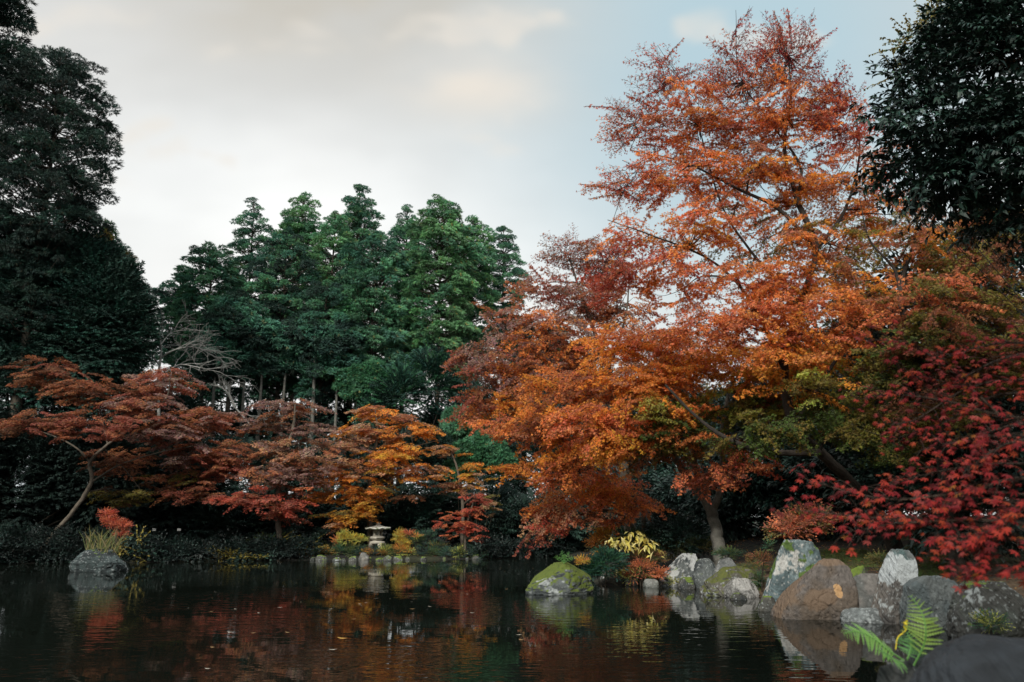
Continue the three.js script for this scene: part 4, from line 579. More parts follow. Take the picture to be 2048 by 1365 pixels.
// stones that edge the far shore
reseed(520);
for (let i = 0; i < 30; i++) {
  const x = i < 24 ? 622 + i * 14.4 + rr(-9, 9) : 985 + (i - 24) * 14 + rr(-6, 6), w = 8 + 24 * Math.pow(rnd(), 1.7), far = i >= 24, y = (far ? 1111 : lerp(1120, 1116, clamp((x - 700) / 280))) + rr(-1, 3), pale = rnd() < 0.2;
  const p = onLevel(x, y), D = -p.z, sd = 521 + i, keep = rnd; rock({ name: 'shore_stone', label: 'small grey stone in the row that edges the far shore', category: 'stone', group: 'stones edging the far shore', x0: x - w / 2, x1: x + w / 2, y0: y - w * rr(0.35, 0.6), y1: y + 1, D, seed: sd, detail: 6, cuts: 8, rough: 0.12, paint: stone(pale ? { a: [0.2, 0.19, 0.17], b: [0.12, 0.12, 0.11], s: i, speck: 0.3 } : { a: [0.05, 0.055, 0.05], b: [0.09, 0.09, 0.08], s: i, lichen: 0.34, moss: 0.5 }) });
  reseed(5200 + i);
}
[[1262, 1168, 30, 20], [1210, 1160, 22, 20], [1302, 1172, 34, 14]].forEach(([x, y, w, h], i) => rock({ name: 'shore_stone', label: ['small pale stone at the waterline under the red and green leaves', 'white-flecked stone below the domed green shrub', 'flat dark stone at the waterline left of the lichen-white rock'][i], category: 'stone', x0: x - w / 2, x1: x + w / 2, y0: y - h, y1: y + 3, D: -onLevel(x, y + 3).z, seed: 590 + i, detail: 10, paint: stone({ a: [0.2, 0.21, 0.2], b: [0.09, 0.1, 0.09], lichen: [0.4, 0.4, 0.3][i], s: 20 + i }) }));

// ------------------------------------------------------------------ stone lantern
{
  const p = at(754, 1102, 31.4); p.y = groundY(p.x, p.z); const L = thing('stone_lantern', 'grey stone lantern with wide curled roof on the far shore', 'lantern', p);
  const top = at(754, 1045, 31.4).y - p.y, S = top / 1.2;
  const part = (name, geo, y, mat = M.granite) => { geo.scale(S, S, S); const m = new THREE.Mesh(geo, mat); m.name = name; m.position.y = y * S; m.castShadow = m.receiveShadow = true; L.add(m); return m; };
  const lathe = (pts, n = 6) => { const g = new THREE.LatheGeometry(pts.map(([r, y]) => new THREE.Vector2(r, y)), n); g.computeVertexNormals(); return g; };
  // curved legs
  for (let i = 0; i < 4; i++) { const a = Math.PI / 4 + i * Math.PI / 2 + 0.25, mb = new MB(), c = V(Math.cos(a), 0, Math.sin(a)); mb.tube(curve([c.clone().multiplyScalar(0.34).setY(-0.06), c.clone().multiplyScalar(0.33).setY(0.12), c.clone().multiplyScalar(0.28).setY(0.3), c.clone().multiplyScalar(0.14).setY(0.39)], 10), (t) => lerp(0.075, 0.1, t), 8, [1, 1, 1], 0, true); part('leg', mb.geo(), 0); }
  part('base', lathe([[0, 0.34], [0.26, 0.34], [0.31, 0.37], [0.31, 0.44], [0.2, 0.47], [0.18, 0.5], [0, 0.5]], 24), 0);
  part('platform', lathe([[0, 0.5], [0.2, 0.5], [0.31, 0.55], [0.32, 0.62], [0.26, 0.65], [0, 0.65]]), 0);
  const box = part('light_box', lathe([[0, 0.65], [0.2, 0.65], [0.2, 0.68], [0.1, 0.68], [0.1, 0.86], [0.2, 0.86], [0.2, 0.89], [0, 0.89]]), 0);
  for (let i = 0; i < 6; i++) { const a = i * Math.PI / 3 + 0.1, g = new THREE.BoxGeometry(0.055, 0.2, 0.055); g.rotateY(-a); g.translate(Math.cos(a) * 0.165, 0, Math.sin(a) * 0.165); g.scale(S, S, S); const m = new THREE.Mesh(g, M.granite); m.name = 'pillar'; m.position.y = 0.77 * S; m.castShadow = true; box.add(m); m.position.y = 0.77 * S; }
  const rf = lathe([[0, 0.9], [0.3, 0.9], [0.5, 0.92], [0.51, 0.955], [0.44, 0.985], [0.3, 1.02], [0.16, 1.06], [0.07, 1.09], [0, 1.09]], 48), rp = rf.attributes.position, rc = new Float32Array(rp.count * 3);
  for (let i = 0; i < rp.count; i++) { const x = rp.getX(i), z = rp.getZ(i), r = Math.hypot(x, z), a = Math.atan2(z, x), c = Math.pow(Math.abs(Math.cos(a * 3)), 6); rp.setY(i, rp.getY(i) + smooth(0.3, 0.5, r) * c * 0.045); const g = fbm(x * 9, z * 9, 3, 4) > 0.5 ? [0.07, 0.1, 0.035] : [0.5, 0.5, 0.45]; rc.set(r > 0.48 && c > 0.3 ? [0.62, 0.62, 0.58] : g, i * 3); }
  rf.setAttribute('color', new THREE.BufferAttribute(rc, 3)); rf.computeVertexNormals(); const roof = part('roof', rf, 0, M.mossyStone);
  const fin = lathe([[0, 1.06], [0.08, 1.08], [0.1, 1.11], [0.07, 1.15], [0.02, 1.19], [0, 1.195]], 12); fin.scale(S, S, S); const fm = new THREE.Mesh(fin, M.granite); fm.name = 'finial'; roof.add(fm);
}

// ------------------------------------------------------------------ shore plants
const low = (name, label, blobs, cols, o = {}) => shrub({ name, label, category: o.category || 'shrub', seed: o.seed, geo: o.geo || G.small[o.seed % 2], mat: o.mat || M.soft, s: o.s || 0.3, cols, dens: o.dens || 0.8, stem: o.stem ?? 2, blobs, group: o.group, lift: o.lift, base: o.base });
low('shrub', 'pale yellow-green shrub left of the stone lantern', [[700, 1079, 24, 8, 30.5, 0.35], [690, 1069, 10, 6, 30.5, 0.2], [718, 1080, 14, 7, 30.5, 0.25]], ['lime', 'lime', 'yellow'], { seed: 601, s: 0.26 });
low('shrub', 'dark green leaves below the pale yellow-green shrub', [[708, 1096, 24, 9, 30.6, 0.4]], ['pine', 'leafGreen'], { seed: 602 });
low('shrub', 'little orange shrub at the left end of the lantern plants', [[674, 1083, 9, 9, 30.6, 0.25]], ['amber', 'rust'], { seed: 603, s: 0.25 });
low('shrub', 'ochre grassy clump in front of the stone lantern legs', [[733, 1105, 13, 5, 30.1, 0.25], [764, 1106, 9, 4, 30.1, 0.2]], ['gold', 'lime', 'amber'], { seed: 604, s: 0.16 });
low('shrub', 'upright yellow shrub right of the stone lantern', [[800, 1076, 10, 14, 30.6, 0.25], [806, 1090, 12, 12, 30.5, 0.3]], ['gold', 'lime', 'yellow'], { seed: 605, s: 0.25 });
low('shrub', 'golden-orange clump at the foot of the upright yellow shrub', [[806, 1101, 20, 7, 30.3, 0.35]], ['amber', 'gold'], { seed: 606, s: 0.28 });
low('shrub', 'shrub with scarlet tips and green leaves right of the yellow one', [[830, 1080, 16, 12, 30.8, 0.35], [818, 1066, 7, 5, 30.6, 0.15, ['vermilion']], [833, 1074, 6, 5, 30.5, 0.15, ['orange', 'lime']]], ['leafGreen', 'pine'], { seed: 607, s: 0.25 });
low('shrub', 'dark green rounded shrub below the small red maple', [[850, 1080, 22, 16, 32.2, 0.6]], ['teal', 'pine'], { seed: 608, s: 0.35 });
low('shrub', 'dusky green-brown shrub on the shore under the small red maple', [[872, 1100, 26, 11, 31.5, 0.5]], ['deep', 'olive', 'pine'], { seed: 609, s: 0.3 });
low('shrub', 'bright green broad-leaved plant at the waterline by a grey stone', [[950, 1109, 8, 9, 31.5, 0.25]], ['pine', 'cedarLit'], { seed: 610, s: 0.28 });
low('shrub', 'deep green layered shrub behind the stone lantern', [[830, 1035, 55, 22, 34, 1], [880, 1000, 35, 18, 34.5, 0.8]], ['teal', 'deep'], { seed: 611, s: 0.55, mat: M.broad });
low('shrub', 'dark green shrub right of the small red maple', [[990, 1075, 30, 26, 33.5, 0.9], [1030, 1050, 40, 35, 35, 0.9]], ['deep', 'darker'], { seed: 612, s: 0.55, mat: M.broad });
low('shrub', 'dark leafy plants along the far shore left of the lantern', [[650, 1102, 26, 10, 32.3, 0.5], [600, 1104, 40, 9, 32.6, 0.5], [540, 1102, 40, 12, 33, 0.6]], ['deep', 'teal', 'leafGreen'], { seed: 613, s: 0.4 });
reseed(690);
for (let i = 0; i < 15; i++) { const x = 628 + i * 24 + rr(-6, 6), c = pick([['pine', 'leafGreen'], ['teal', 'pine'], ['leafGreen', 'lime'], ['olive', 'gold', 'leafGreen'], ['teal', 'deep']]); low('shore_plant', 'low leafy plant rooted between the stones of the far shore', [[x, 1112, rr(9, 17), rr(6, 12), 30.2, 0.3]], c, { seed: 691 + i, s: 0.3, stem: 1, dens: 0.9, category: 'plant', group: 'low plants between the far shore stones' }); reseed(6900 + i); }
low('shrub', 'dim green plants on the dark shore below the mauve maple', [[450, 1095, 60, 16, 33, 0.6], [370, 1100, 50, 12, 32, 0.6]], ['darker', 'deep'], { seed: 614, s: 0.5, mat: M.broad });
low('shrub', 'dark shrubs on the shore at the far left', [[60, 1095, 60, 22, 31, 0.8], [-40, 1090, 70, 26, 30, 0.8]], ['darker', 'deep'], { seed: 615, s: 0.5, mat: M.broad });
low('shrub', 'small green plant at the waterline right of the reedy islet', [[312, 1098, 16, 8, 30.5, 0.35]], ['pine', 'deep'], { seed: 616, s: 0.3 });
low('shrub', 'little scarlet shrub above the reedy islet', [[212, 1030, 13, 10, 28, 0.3], [224, 1046, 20, 8, 28, 0.35], [244, 1052, 16, 7, 28, 0.3], [240, 1068, 12, 5, 28, 0.25]], ['red', 'vermilion'], { seed: 617, s: 0.22, base: at(226, 1100, 27.6) });
low('shrub', 'rusty red azalea behind the tall lichen boulder', [[1590, 1052, 42, 20, 17.2, 0.5], [1630, 1038, 40, 18, 17.2, 0.5], [1570, 1060, 26, 12, 16.9, 0.4]], ['brick', 'rust', 'vermilion', 'olive'], { seed: 619, s: 0.3, dens: 1.0 });
low('shrub', 'domed dark green shrub beside the mossy rock', [[1212, 1128, 36, 26, 20.5, 0.5], [1186, 1142, 20, 16, 20.3, 0.35]], ['teal', 'teal', 'pine'], { seed: 620, s: 0.2, geo: G.dense[0], mat: M.needle, dens: 0.7 });
low('shrub', 'yellow-leaved shrub at the water behind the domed green one', [[1205, 1068, 16, 12, 22.5, 0.3, ['yellow', 'gold']], [1200, 1090, 22, 16, 22.5, 0.4], [1225, 1055, 8, 5, 22.5, 0.2, ['yellow']]], ['gold', 'olive', 'amber'], { seed: 621, s: 0.26 });
low('shrub', 'small yellow leaves between the mossy rock and the domed shrub', [[1165, 1122, 12, 6, 20.2, 0.2]], ['gold', 'yellow', 'amber'], { seed: 622, s: 0.16 });
low('shrub', 'dark green bush behind the pale yellow leaves', [[1310, 1085, 36, 18, 22.6, 0.5], [1260, 1080, 26, 16, 22.8, 0.5]], ['pine', 'teal', 'leafGreen'], { seed: 623, s: 0.28 });
low('shrub', 'low mixed plant with orange, red and green leaves at the waterline', [[1285, 1132, 24, 8, 20.9, 0.35, ['vermilion', 'orange', 'rust']], [1318, 1146, 14, 9, 20.7, 0.3, ['vermilion', 'orange']], [1270, 1152, 34, 10, 20.9, 0.35], [1300, 1115, 30, 14, 21.3, 0.4, ['olive', 'leafGreen', 'rust']], [1355, 1162, 22, 6, 20.7, 0.25, ['lime', 'leafGreen']]], ['leafGreen', 'pine', 'lime', 'vermilion'], { seed: 624, s: 0.2 });
low('shrub', 'fresh green leaves at the foot of the tall lichen boulder', [[1516, 1160, 10, 14, 18.0, 0.25], [1540, 1092, 6, 8, 16.8, 0.12]], ['pine', 'leafGreen'], { seed: 625, s: 0.16 });
low('shrub', 'dark low plants on the bank behind the pale grey rock', [[1400, 1095, 40, 14, 22.0, 0.5], [1350, 1100, 30, 16, 22.5, 0.4]], ['leafGreen', 'deep', 'olive'], { seed: 626, s: 0.25 });
low('shrub', 'red leaf tuft at the dark waterline right of the bright green plant', [[1018, 1106, 14, 4, 34, 0.3]], ['rust', 'vermilion'], { seed: 627, s: 0.25, base: V(-0.1, 0.1, -40) });

for (const [i, [label, x, y, rx, ry, D, c]] of [['green tuft growing between the brown boulder and the squat grey rock', 1702, 1176, 10, 16, 14.4, ['leafGreen', 'lime']], ['grassy tuft beside the white-capped stone, on the lawn side', 1760, 1120, 16, 10, 14.6, ['leafGreen', 'olive']], ['green sprigs at the shaded right edge of the shore rocks', 1985, 1248, 22, 16, 10.6, ['leafGreen', 'lime', 'pine']], ['low green plant in front of the grey forked trunk', 1455, 1108, 26, 8, 20, ['leafGreen', 'pine']], ['rusty low plant on the bank between the grey rock and the tall lichen boulder', 1520, 1120, 22, 12, 18.4, ['rust', 'olive', 'leafGreen']]].entries()) low('shrub', label, [[x, y, rx, ry, D, 0.25]], c, { seed: 660 + i, s: 0.15, stem: 1 });

// shrub of large pale yellow leaves, each leaf its own
{
  reseed(631); const p = at(1268, 1112, 21.8); p.y = groundY(p.x, p.z) - 0.02; const o = thing('yellow_leaved_shrub', 'shrub with large drooping pale yellow leaves on the bank', 'shrub', p), tops = [];
  const mb = new MB(); for (const [x, y] of [[1265, 1070], [1240, 1082], [1295, 1085], [1255, 1090], [1310, 1102], [1235, 1130], [1245, 1130], [1285, 1078], [1225, 1080]]) { const e = at(x, y, 20.8 + rr(-0.3, 0.3)); tops.push(e); mb.tube(curve([p, p.clone().lerp(e, 0.5).add(V(0, 0.1, 0)), e], 7), (t) => lerp(0.014, 0.005, t), 5); }
  put('stem', mb.geo(), M.bark, o);
  const lg = new MB(); blade(lg, V(0, 0, 0), V(1, 0, 0), V(0, 1, 0), 1, 0.19, [1, 1, 1], 0.25); const shape = lg.geo();
  const mats = [[0.86, 0.76, 0.24], [0.82, 0.7, 0.14], [0.88, 0.8, 0.36], [0.7, 0.66, 0.18]].map((c) => phys({ color: new THREE.Color().setRGB(...c), side: THREE.DoubleSide, transmission: 0.35, thickness: 0, roughness: 0.8 }));
  tops.forEach((e, i) => { const n = [20, 18, 18, 20, 7, 5, 5, 16, 12][i]; for (let k = 0; k < n; k++) { const m = new THREE.Mesh(shape, pick(mats)); m.name = 'leaf'; m.castShadow = true; const a = rr(0, 6.28), l = rr(0.16, 0.27); m.position.copy(e).add(V(Math.cos(a) * 0.12 * rnd() * 2, rr(-0.14, 0.1), Math.sin(a) * 0.2)).sub(p); m.rotation.set(rr(-0.5, 0.5), a, rr(-1.1, 0.1), 'YXZ'); m.scale.setScalar(l); o.add(m); } });
}
// reeds on the islet
{
  reseed(641); const p = at(205, 1098, 27.5), o = thing('reed_tuft', 'clump of yellow-green reeds growing on the rocky islet', 'reeds', p), mb = new MB();
  for (let i = 0; i < 110; i++) { const b = at(205 + rr(-34, 34), 1102 + rr(-4, 5), 27.5 + rr(-0.35, 0.35)), h = rr(0.3, 0.95), lean = V(rr(-0.6, 0.6), 1, rr(-0.5, 0.5)).normalize(), w = 0.012, c = pick([[0.2, 0.18, 0.04], [0.1, 0.13, 0.035], [0.22, 0.18, 0.08], [0.08, 0.1, 0.03]]), m = b.clone().addScaledVector(lean, h * 0.55), t = b.clone().addScaledVector(lean, h).add(V(lean.x * 0.3 * h, -0.08 * h, lean.z * 0.3 * h)); const z = V(w, 0, 0); mb.tri(b.clone().sub(z), b.clone().add(z), m.clone().add(z), c); mb.tri(b.clone().sub(z), m.clone().add(z), m.clone().sub(z), c); mb.tri(m.clone().sub(z), m.clone().add(z), t, c); }
  const b = put('blade', mb.geo(), M.soft, o); b.userData.kind = 'stuff';
}
// two white markers on thin stakes on the dark shore
for (const [x, label] of [[308, 'small white tag on a thin stake, nearer the reedy islet'], [358, 'small white tag on a thin stake, farther from the reedy islet']]) {
  const q = at(x, 1060, 31.5), gy = groundY(q.x, q.z), o = thing('marker_stake', label, 'marker', V(q.x, gy, q.z), 'white tags on the dark shore'), m2 = new MB(); m2.tube([V(q.x, gy - 0.1, q.z), V(q.x + 0.01, q.y + 0.04, q.z)], 0.014, 6, [1, 1, 1], 0, true); put('stake', m2.geo(), M.darkBark, o);
  const g = new THREE.BoxGeometry(0.17, 0.11, 0.016, 4, 2, 1), P = g.attributes.position; for (let i = 0; i < P.count; i++) P.setZ(i, P.getZ(i) - 1.2 * P.getX(i) ** 2); g.computeVertexNormals(); g.translate(q.x, q.y, q.z + 0.03); put('tag', g, M.white, o);
}

// leafy fringe hanging over the dark far shore
{
  reseed(661); const sc = new Scatter();
  for (let i = 0; i < 2600; i++) {
    const x = rnd() < 0.8 ? rr(-160, 625) : rr(955, 1165), y = x < 0 ? lerp(1136, 1129, (x + 160) / 160) : x < 560 ? lerp(1129, 1122, x / 560) : x < 960 ? 1121 : lerp(1119, 1112, (x - 955) / 200);
    const p = onLevel(x, y); p.z -= rr(-0.15, 1.9); const gy = Math.max(0.02, groundY(p.x, p.z)), h = rr(0, 1) * (0.1 + 1.3 * Math.pow(noise(p.x * 0.7, p.z * 0.7, 3), 1.6)); p.y = gy + h;
    const out = V(rr(-0.8, 0.8), rr(-0.3, 0.7), rr(-0.2, 1)).normalize(); sc.add(p, out, V(rr(-0.5, 0.5), 1, rr(-0.5, 0.5)), rr(0.35, 0.75), tint(noise(p.x * 0.5, 3, p.z) > 0.72 ? ['deep', 'darker', 'olive'] : ['black', 'darker', 'black']));  // near-black tints put the bank shade into the leaf colour
  }
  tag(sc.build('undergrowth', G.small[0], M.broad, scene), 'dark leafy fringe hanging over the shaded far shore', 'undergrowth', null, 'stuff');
}
// the woods go on unseen beside and behind the camera, cutting low sky fill
{
  reseed(671); const sc = new Scatter();
  for (let i = 0; i < 5200; i++) {
    const a = rr(-0.2, Math.PI + 0.75), R = rr(13, 19), x = Math.cos(a) * R * 1.35 - 3, z = Math.sin(a) * R + 1; if (z < -2 && (x / -z > -1.1 && x / -z < 1.05)) continue;
    const p = V(x, rr(0.4, 12.5), z); sc.add(p, randDir(), V(rr(-0.5, 0.5), 1, rr(-0.5, 0.5)), rr(1.1, 2.0), tint(['deep', 'darker', 'cedarBlue']));
  }
  for (let i = 0; i < 420; i++) { const u = randDir(); sc.add(V(2.2 + u.x * 3.4, 7.4 + u.y * 1.3, 0.6 + u.z * 2.6), randDir().setY(0.1), V(rr(-0.5, 0.5), 1, rr(-0.5, 0.5)), rr(0.6, 1.0), tint(['deep', 'darker'])); }  // unseen canopy added overhead to keep the sun off the near maple
  tag(sc.build('woods', G.dense[1], M.needle, scene), 'unseen dark evergreen woods round the near side of the pond, with a canopy added to block sun', 'woods', null, 'stuff');
}

// ------------------------------------------------------------------ ferns
function pinna() { const mb = new MB(), c = [1, 1, 1], N = 7; for (let i = 0; i < N; i++) { const t0 = i / N, t1 = (i + 1) / N, w = (t) => 0.075 * Math.pow(1 - t, 0.5) + 0.008, y = (t) => -0.14 * t * t; for (const s of [1, -1]) { const z0 = s * w(t0), z1 = s * w(t1) * 0.7; mb.tri(V(t0, y(t0), 0), V(t0 + 0.05, y(t0) + 0.012, z0), V(t1, y(t1), 0), c); mb.tri(V(t0 + 0.05, y(t0) + 0.012, z0), V(t1, y(t1) + 0.008, z1), V(t1, y(t1), 0), c); } } return mb.geo(); }
const PINNA = pinna();
const fernMats = [[0.13, 0.36, 0.06], [0.19, 0.42, 0.07], [0.1, 0.3, 0.07], [0.27, 0.44, 0.08]].map((c) => phys({ color: new THREE.Color().setRGB(...c), side: THREE.DoubleSide, transmission: 0.4, thickness: 0, roughness: 0.7 }));
function frond(root, name, pts, face, len, n, kind) {                 // leaflets in pairs along a curved stalk
  const c = curve(pts, 40), mb = new MB(), f = V(...face).normalize(); mb.tube(c, (t) => lerp(0.0035, 0.0012, t), 5, [1, 1, 1]); const st = put(name, mb.geo(), fernMats[0], root);
  for (let i = 0; i < n; i++) { const t = lerp(0.16, 0.99, i / (n - 1)), k = Math.min(39, Math.floor(t * 40)), q = c[k].clone().lerp(c[k + 1], t * 40 - k), d = c[k + 1].clone().sub(c[k]).normalize(), side = d.clone().cross(f).normalize(), l = len * Math.pow(Math.sin(Math.PI * Math.min(1, 0.12 + 0.88 * Math.pow(1 - t, 0.8))), 0.6) * Math.min(1, 0.25 + 1.1 * (1 - t)) ;
    for (const s of [1, -1]) { const x = side.clone().multiplyScalar(s).addScaledVector(d, 0.42 + rr(-0.15, 0.15)).addScaledVector(f, rr(-0.25, 0.1)).addScaledVector(V(0, -1, 0), 0.12).normalize(), z = x.clone().cross(f).normalize(), y = z.clone().cross(x), m = new THREE.Mesh(PINNA, kind === undefined ? pick(fernMats) : fernMats[kind]); m.name = 'leaflet'; m.castShadow = true; m.matrixAutoUpdate = true; const M4 = new THREE.Matrix4().makeBasis(x.clone().multiplyScalar(l), y.clone().multiplyScalar(l), z.clone().multiplyScalar(l)); M4.setPosition(q); m.applyMatrix4(M4); st.add(m); } }
  return st;
}
{
  reseed(651); const D = 2.9, b = at(1812, 1318, D), o = thing('fern', 'bright green fern in the lower right, growing beside the close-up boulder', 'fern', b);
  frond(o, 'frond', [at(1828, 1332, D), at(1848, 1292, D - 0.02), at(1852, 1258, D - 0.03), at(1843, 1224, D), at(1822, 1192, D + 0.03)], [-0.1, 0.15, 1], 0.085, 15, 3);
  frond(o, 'frond', [at(1808, 1322, D), at(1775, 1300, D), at(1742, 1275, D - 0.02), at(1712, 1264, D - 0.04), at(1688, 1268, D - 0.05)], [0.2, 1, 0.75], 0.085, 18, 1);
  frond(o, 'frond', [at(1815, 1320, D), at(1822, 1300, D + 0.03), at(1822, 1280, D + 0.06), at(1808, 1258, D + 0.09)], [-0.2, 0.7, 1], 0.07, 13, 2);
  frond(o, 'frond', [at(1808, 1324, D), at(1795, 1322, D - 0.08), at(1778, 1312, D - 0.14), at(1755, 1298, D - 0.2)], [0.3, 1, 0.7], 0.06, 12, 0);
  const y = new MB(); reseed(652); const pts = [at(1792, 1300, D + 0.05), at(1796, 1276, D + 0.05), at(1812, 1262, D + 0.05), at(1815, 1246, D + 0.05)]; y.tube(curve(pts, 8), 0.002, 4, [1, 1, 1]);
  for (let i = 0; i < 9; i++) { const q = pts[1 + (i % 3)].clone().lerp(pts[Math.min(3, 2 + (i % 3))], rnd()); blade(y, q, V(rr(-1, 1), rr(-0.3, 1), rr(-0.5, 0.5)).normalize(), randDir(), rr(0.012, 0.022), 0.0035, [1, 1, 1], 0.1); }
  const s = put('yellow_sprig', y.geo(), phys({ color: new THREE.Color().setRGB(0.75, 0.6, 0.03), side: THREE.DoubleSide, roughness: 0.7 }), o); s.userData.label = 'yellowed sprig between the fronds';
}
{
  reseed(655); const D = 18.5, b = at(1128, 1128, D), o = thing('fern', 'small green fern sprouting from the top of the mossy rock', 'fern', b);
  for (const [x, y] of [[1122, 1103], [1140, 1106], [1108, 1116], [1152, 1118], [1130, 1112]]) frond(o, 'frond', [at(1128, 1128, D), at((1128 + x) / 2, (1124 + y) / 2 - 4, D), at(x, y, D - 0.05)], [rr(-0.4, 0.4), 0.6, 1], 0.1, 7, pick([0, 2]));
}

// ------------------------------------------------------------------ near red maple: leaves one by one
{
  reseed(701);
  // seven-lobed leaf, tip along +x, unit length, folded a little along its midrib
  const mb = new MB(), LOB = [[0, 1], [0.72, 0.93], [-0.72, 0.93], [1.38, 0.72], [-1.38, 0.72], [2.15, 0.42], [-2.15, 0.42]];
  for (const [a, l] of LOB) { const d = V(Math.cos(a), 0, Math.sin(a)), q = V(-Math.sin(a), 0, Math.cos(a)), at2 = (r, w, y) => d.clone().multiplyScalar(r * l).addScaledVector(q, w * l).add(V(0, y, 0)), O = V(0, 0, 0), t = at2(1, 0, -0.2 * l), m = at2(0.55, 0, -0.03), bl = at2(0.3, -0.1, 0), br = at2(0.3, 0.1, 0), ml = at2(0.58, -0.125, -0.07), mr = at2(0.58, 0.125, -0.07), c = [1, 1, 1];
    mb.tri(O, m, bl, c); mb.tri(O, br, m, c); mb.tri(bl, m, ml, c); mb.tri(br, mr, m, c); mb.tri(ml, m, t, c); mb.tri(m, mr, t, c); }
  mb.tube([V(0, 0, 0), V(-0.3, -0.02, 0), V(-0.6, 0.06, 0.03)], 0.012, 3, [0.7, 0.5, 0.5]);
  const leaf = mb.geo(), base = V(3.4, 0.75, -3.6), o = thing('maple_tree', 'near crimson maple with large star-shaped leaves reaching in from the right', 'tree', base);
  const tones = [[0.42, 0.036, 0.03], [0.3, 0.022, 0.026], [0.5, 0.055, 0.035], [0.24, 0.018, 0.024], [0.4, 0.07, 0.06], [0.42, 0.065, 0.025], [0.12, 0.012, 0.014], [0.42, 0.15, 0.03]];
  const mats = tones.map((c) => phys({ color: new THREE.Color().setRGB(...c), vertexColors: true, side: THREE.DoubleSide, transmission: 0.45, thickness: 0, roughness: 0.85, specularIntensity: 0.25 }));
  const trunk = new MB(); trunk.tube(curve([base.clone().add(V(0, -0.3, 0)), V(3.3, 1.4, -3.55), V(3.1, 2.2, -3.45), V(3.0, 3.1, -3.4)], 16), (t) => lerp(0.1, 0.03, t), 9, [1, 1, 1], 0.2); put('trunk', trunk.geo(), M.bark, o);
  // branches as pixel paths: [x, y, distance]
  const BRS = [
    [[2150, 1000, 3.1], [1960, 985, 3.1], [1800, 1000, 3.15], [1700, 985, 3.2], [1600, 955, 3.25]], [[2150, 1060, 3.0], [1950, 1040, 3.0], [1800, 1040, 3.1], [1680, 1030, 3.15], [1585, 1020, 3.2]], [[2150, 930, 3.2], [1980, 930, 3.2], [1850, 950, 3.25], [1770, 975, 3.3]], [[2150, 850, 3.3], [2000, 830, 3.3], [1880, 800, 3.4], [1780, 790, 3.5], [1715, 800, 3.5]],
    [[2000, 830, 3.3], [1900, 740, 3.4], [1820, 690, 3.5], [1740, 680, 3.5]], [[2150, 780, 3.2], [2030, 760, 3.3], [1930, 780, 3.4], [1830, 840, 3.4], [1760, 850, 3.45]], [[2150, 1100, 2.8], [2020, 1080, 2.8], [1930, 1080, 2.85], [1870, 1090, 2.9]], [[1950, 1040, 3], [1850, 1045, 3], [1780, 1050, 3.05], [1700, 1065, 3.1]], [[2150, 900, 2.8], [2060, 880, 2.8], [1990, 900, 2.85], [1930, 950, 2.9]],
    [[2150, 1160, 2.7], [2050, 1140, 2.7], [1980, 1140, 2.75], [1920, 1150, 2.8]], [[2150, 720, 3.2], [2080, 690, 3.2], [1980, 690, 3.3], [1880, 720, 3.35]], [[2150, 800, 3.4], [2000, 790, 3.4], [1880, 850, 3.45], [1780, 880, 3.5]], [[2150, 690, 3.5], [2000, 720, 3.5], [1890, 770, 3.5], [1800, 740, 3.55]], [[2150, 860, 3.0], [2040, 850, 3.0], [1930, 880, 3.1], [1850, 900, 3.15]], [[2150, 960, 2.9], [2020, 960, 2.9], [1920, 1000, 2.95], [1850, 1030, 3]], [[2100, 1000, 2.7], [2040, 1020, 2.7], [1990, 1060, 2.75], [1950, 1110, 2.8]]];
  const spots = [];
  BRS.forEach((path, bi) => {
    const c = curve(path.map(([x, y, D]) => at(x, y, D)), 26), br = new MB(); br.tube(c, (t) => lerp(0.007, 0.0016, t), 5, [0.9, 0.75, 0.7]);
    for (let i = 3; i < 27; i++) {
      const t = i / 26, d = c[i].clone().sub(c[i - 1]).normalize(), side = V(d.z, 0, -d.x);
      for (let k = 0; k < 2; k++) {
        const s = k ? 1 : -1, len = rr(0.05, 0.2) * (1.15 - t * 0.7), e = c[i].clone().addScaledVector(d, len * rr(0.3, 0.8)).addScaledVector(side, s * len).add(V(0, rr(-0.05, 0.07), 0));
        br.tube(curve([c[i], c[i].clone().lerp(e, 0.5).add(V(0, 0.01, 0)), e], 4), (q) => lerp(0.0022, 0.001, q), 3, [0.9, 0.7, 0.65]);
        const n = t > 0.9 ? 1 : rnd() < 0.35 ? 3 : rnd() < 0.7 ? 2 : 1; for (let j = 0; j < n; j++) spots.push([c[i].clone().lerp(e, n === 1 ? 1 : 0.35 + 0.65 * (j / (n - 1 || 1))).add(V(rr(-0.02, 0.02), rr(-0.02, 0.01), rr(-0.02, 0.02))), d.clone().addScaledVector(side, s * 0.8), bi]);
      }
    }
    spots.push([c[26].clone(), c[26].clone().sub(c[24]), bi]); put('branch', br.geo(), M.bark, o);
  });
  const far = new Scatter(), inView = []; const eye = V(0, EYE, 0);
  spots.forEach(([p, dir], i) => {
    const toward = eye.clone().sub(p).normalize(), n = V(rr(-0.55, 0.55), 0.75, rr(-0.4, 0.4)).addScaledVector(toward, 0.45).normalize(), x = dir.clone().add(V(rr(-0.7, 0.7), rr(-1.0, 0.0), rr(-0.7, 0.7))); x.addScaledVector(n, -x.dot(n)).normalize();
    inView.push({ p, n, x, s: rr(0.014, 0.032), d: p.distanceTo(eye) - 0.35 * (p.x / -p.z < 0.66 ? 1 : 0) });
  });
  inView.sort((a, b) => a.d - b.d);
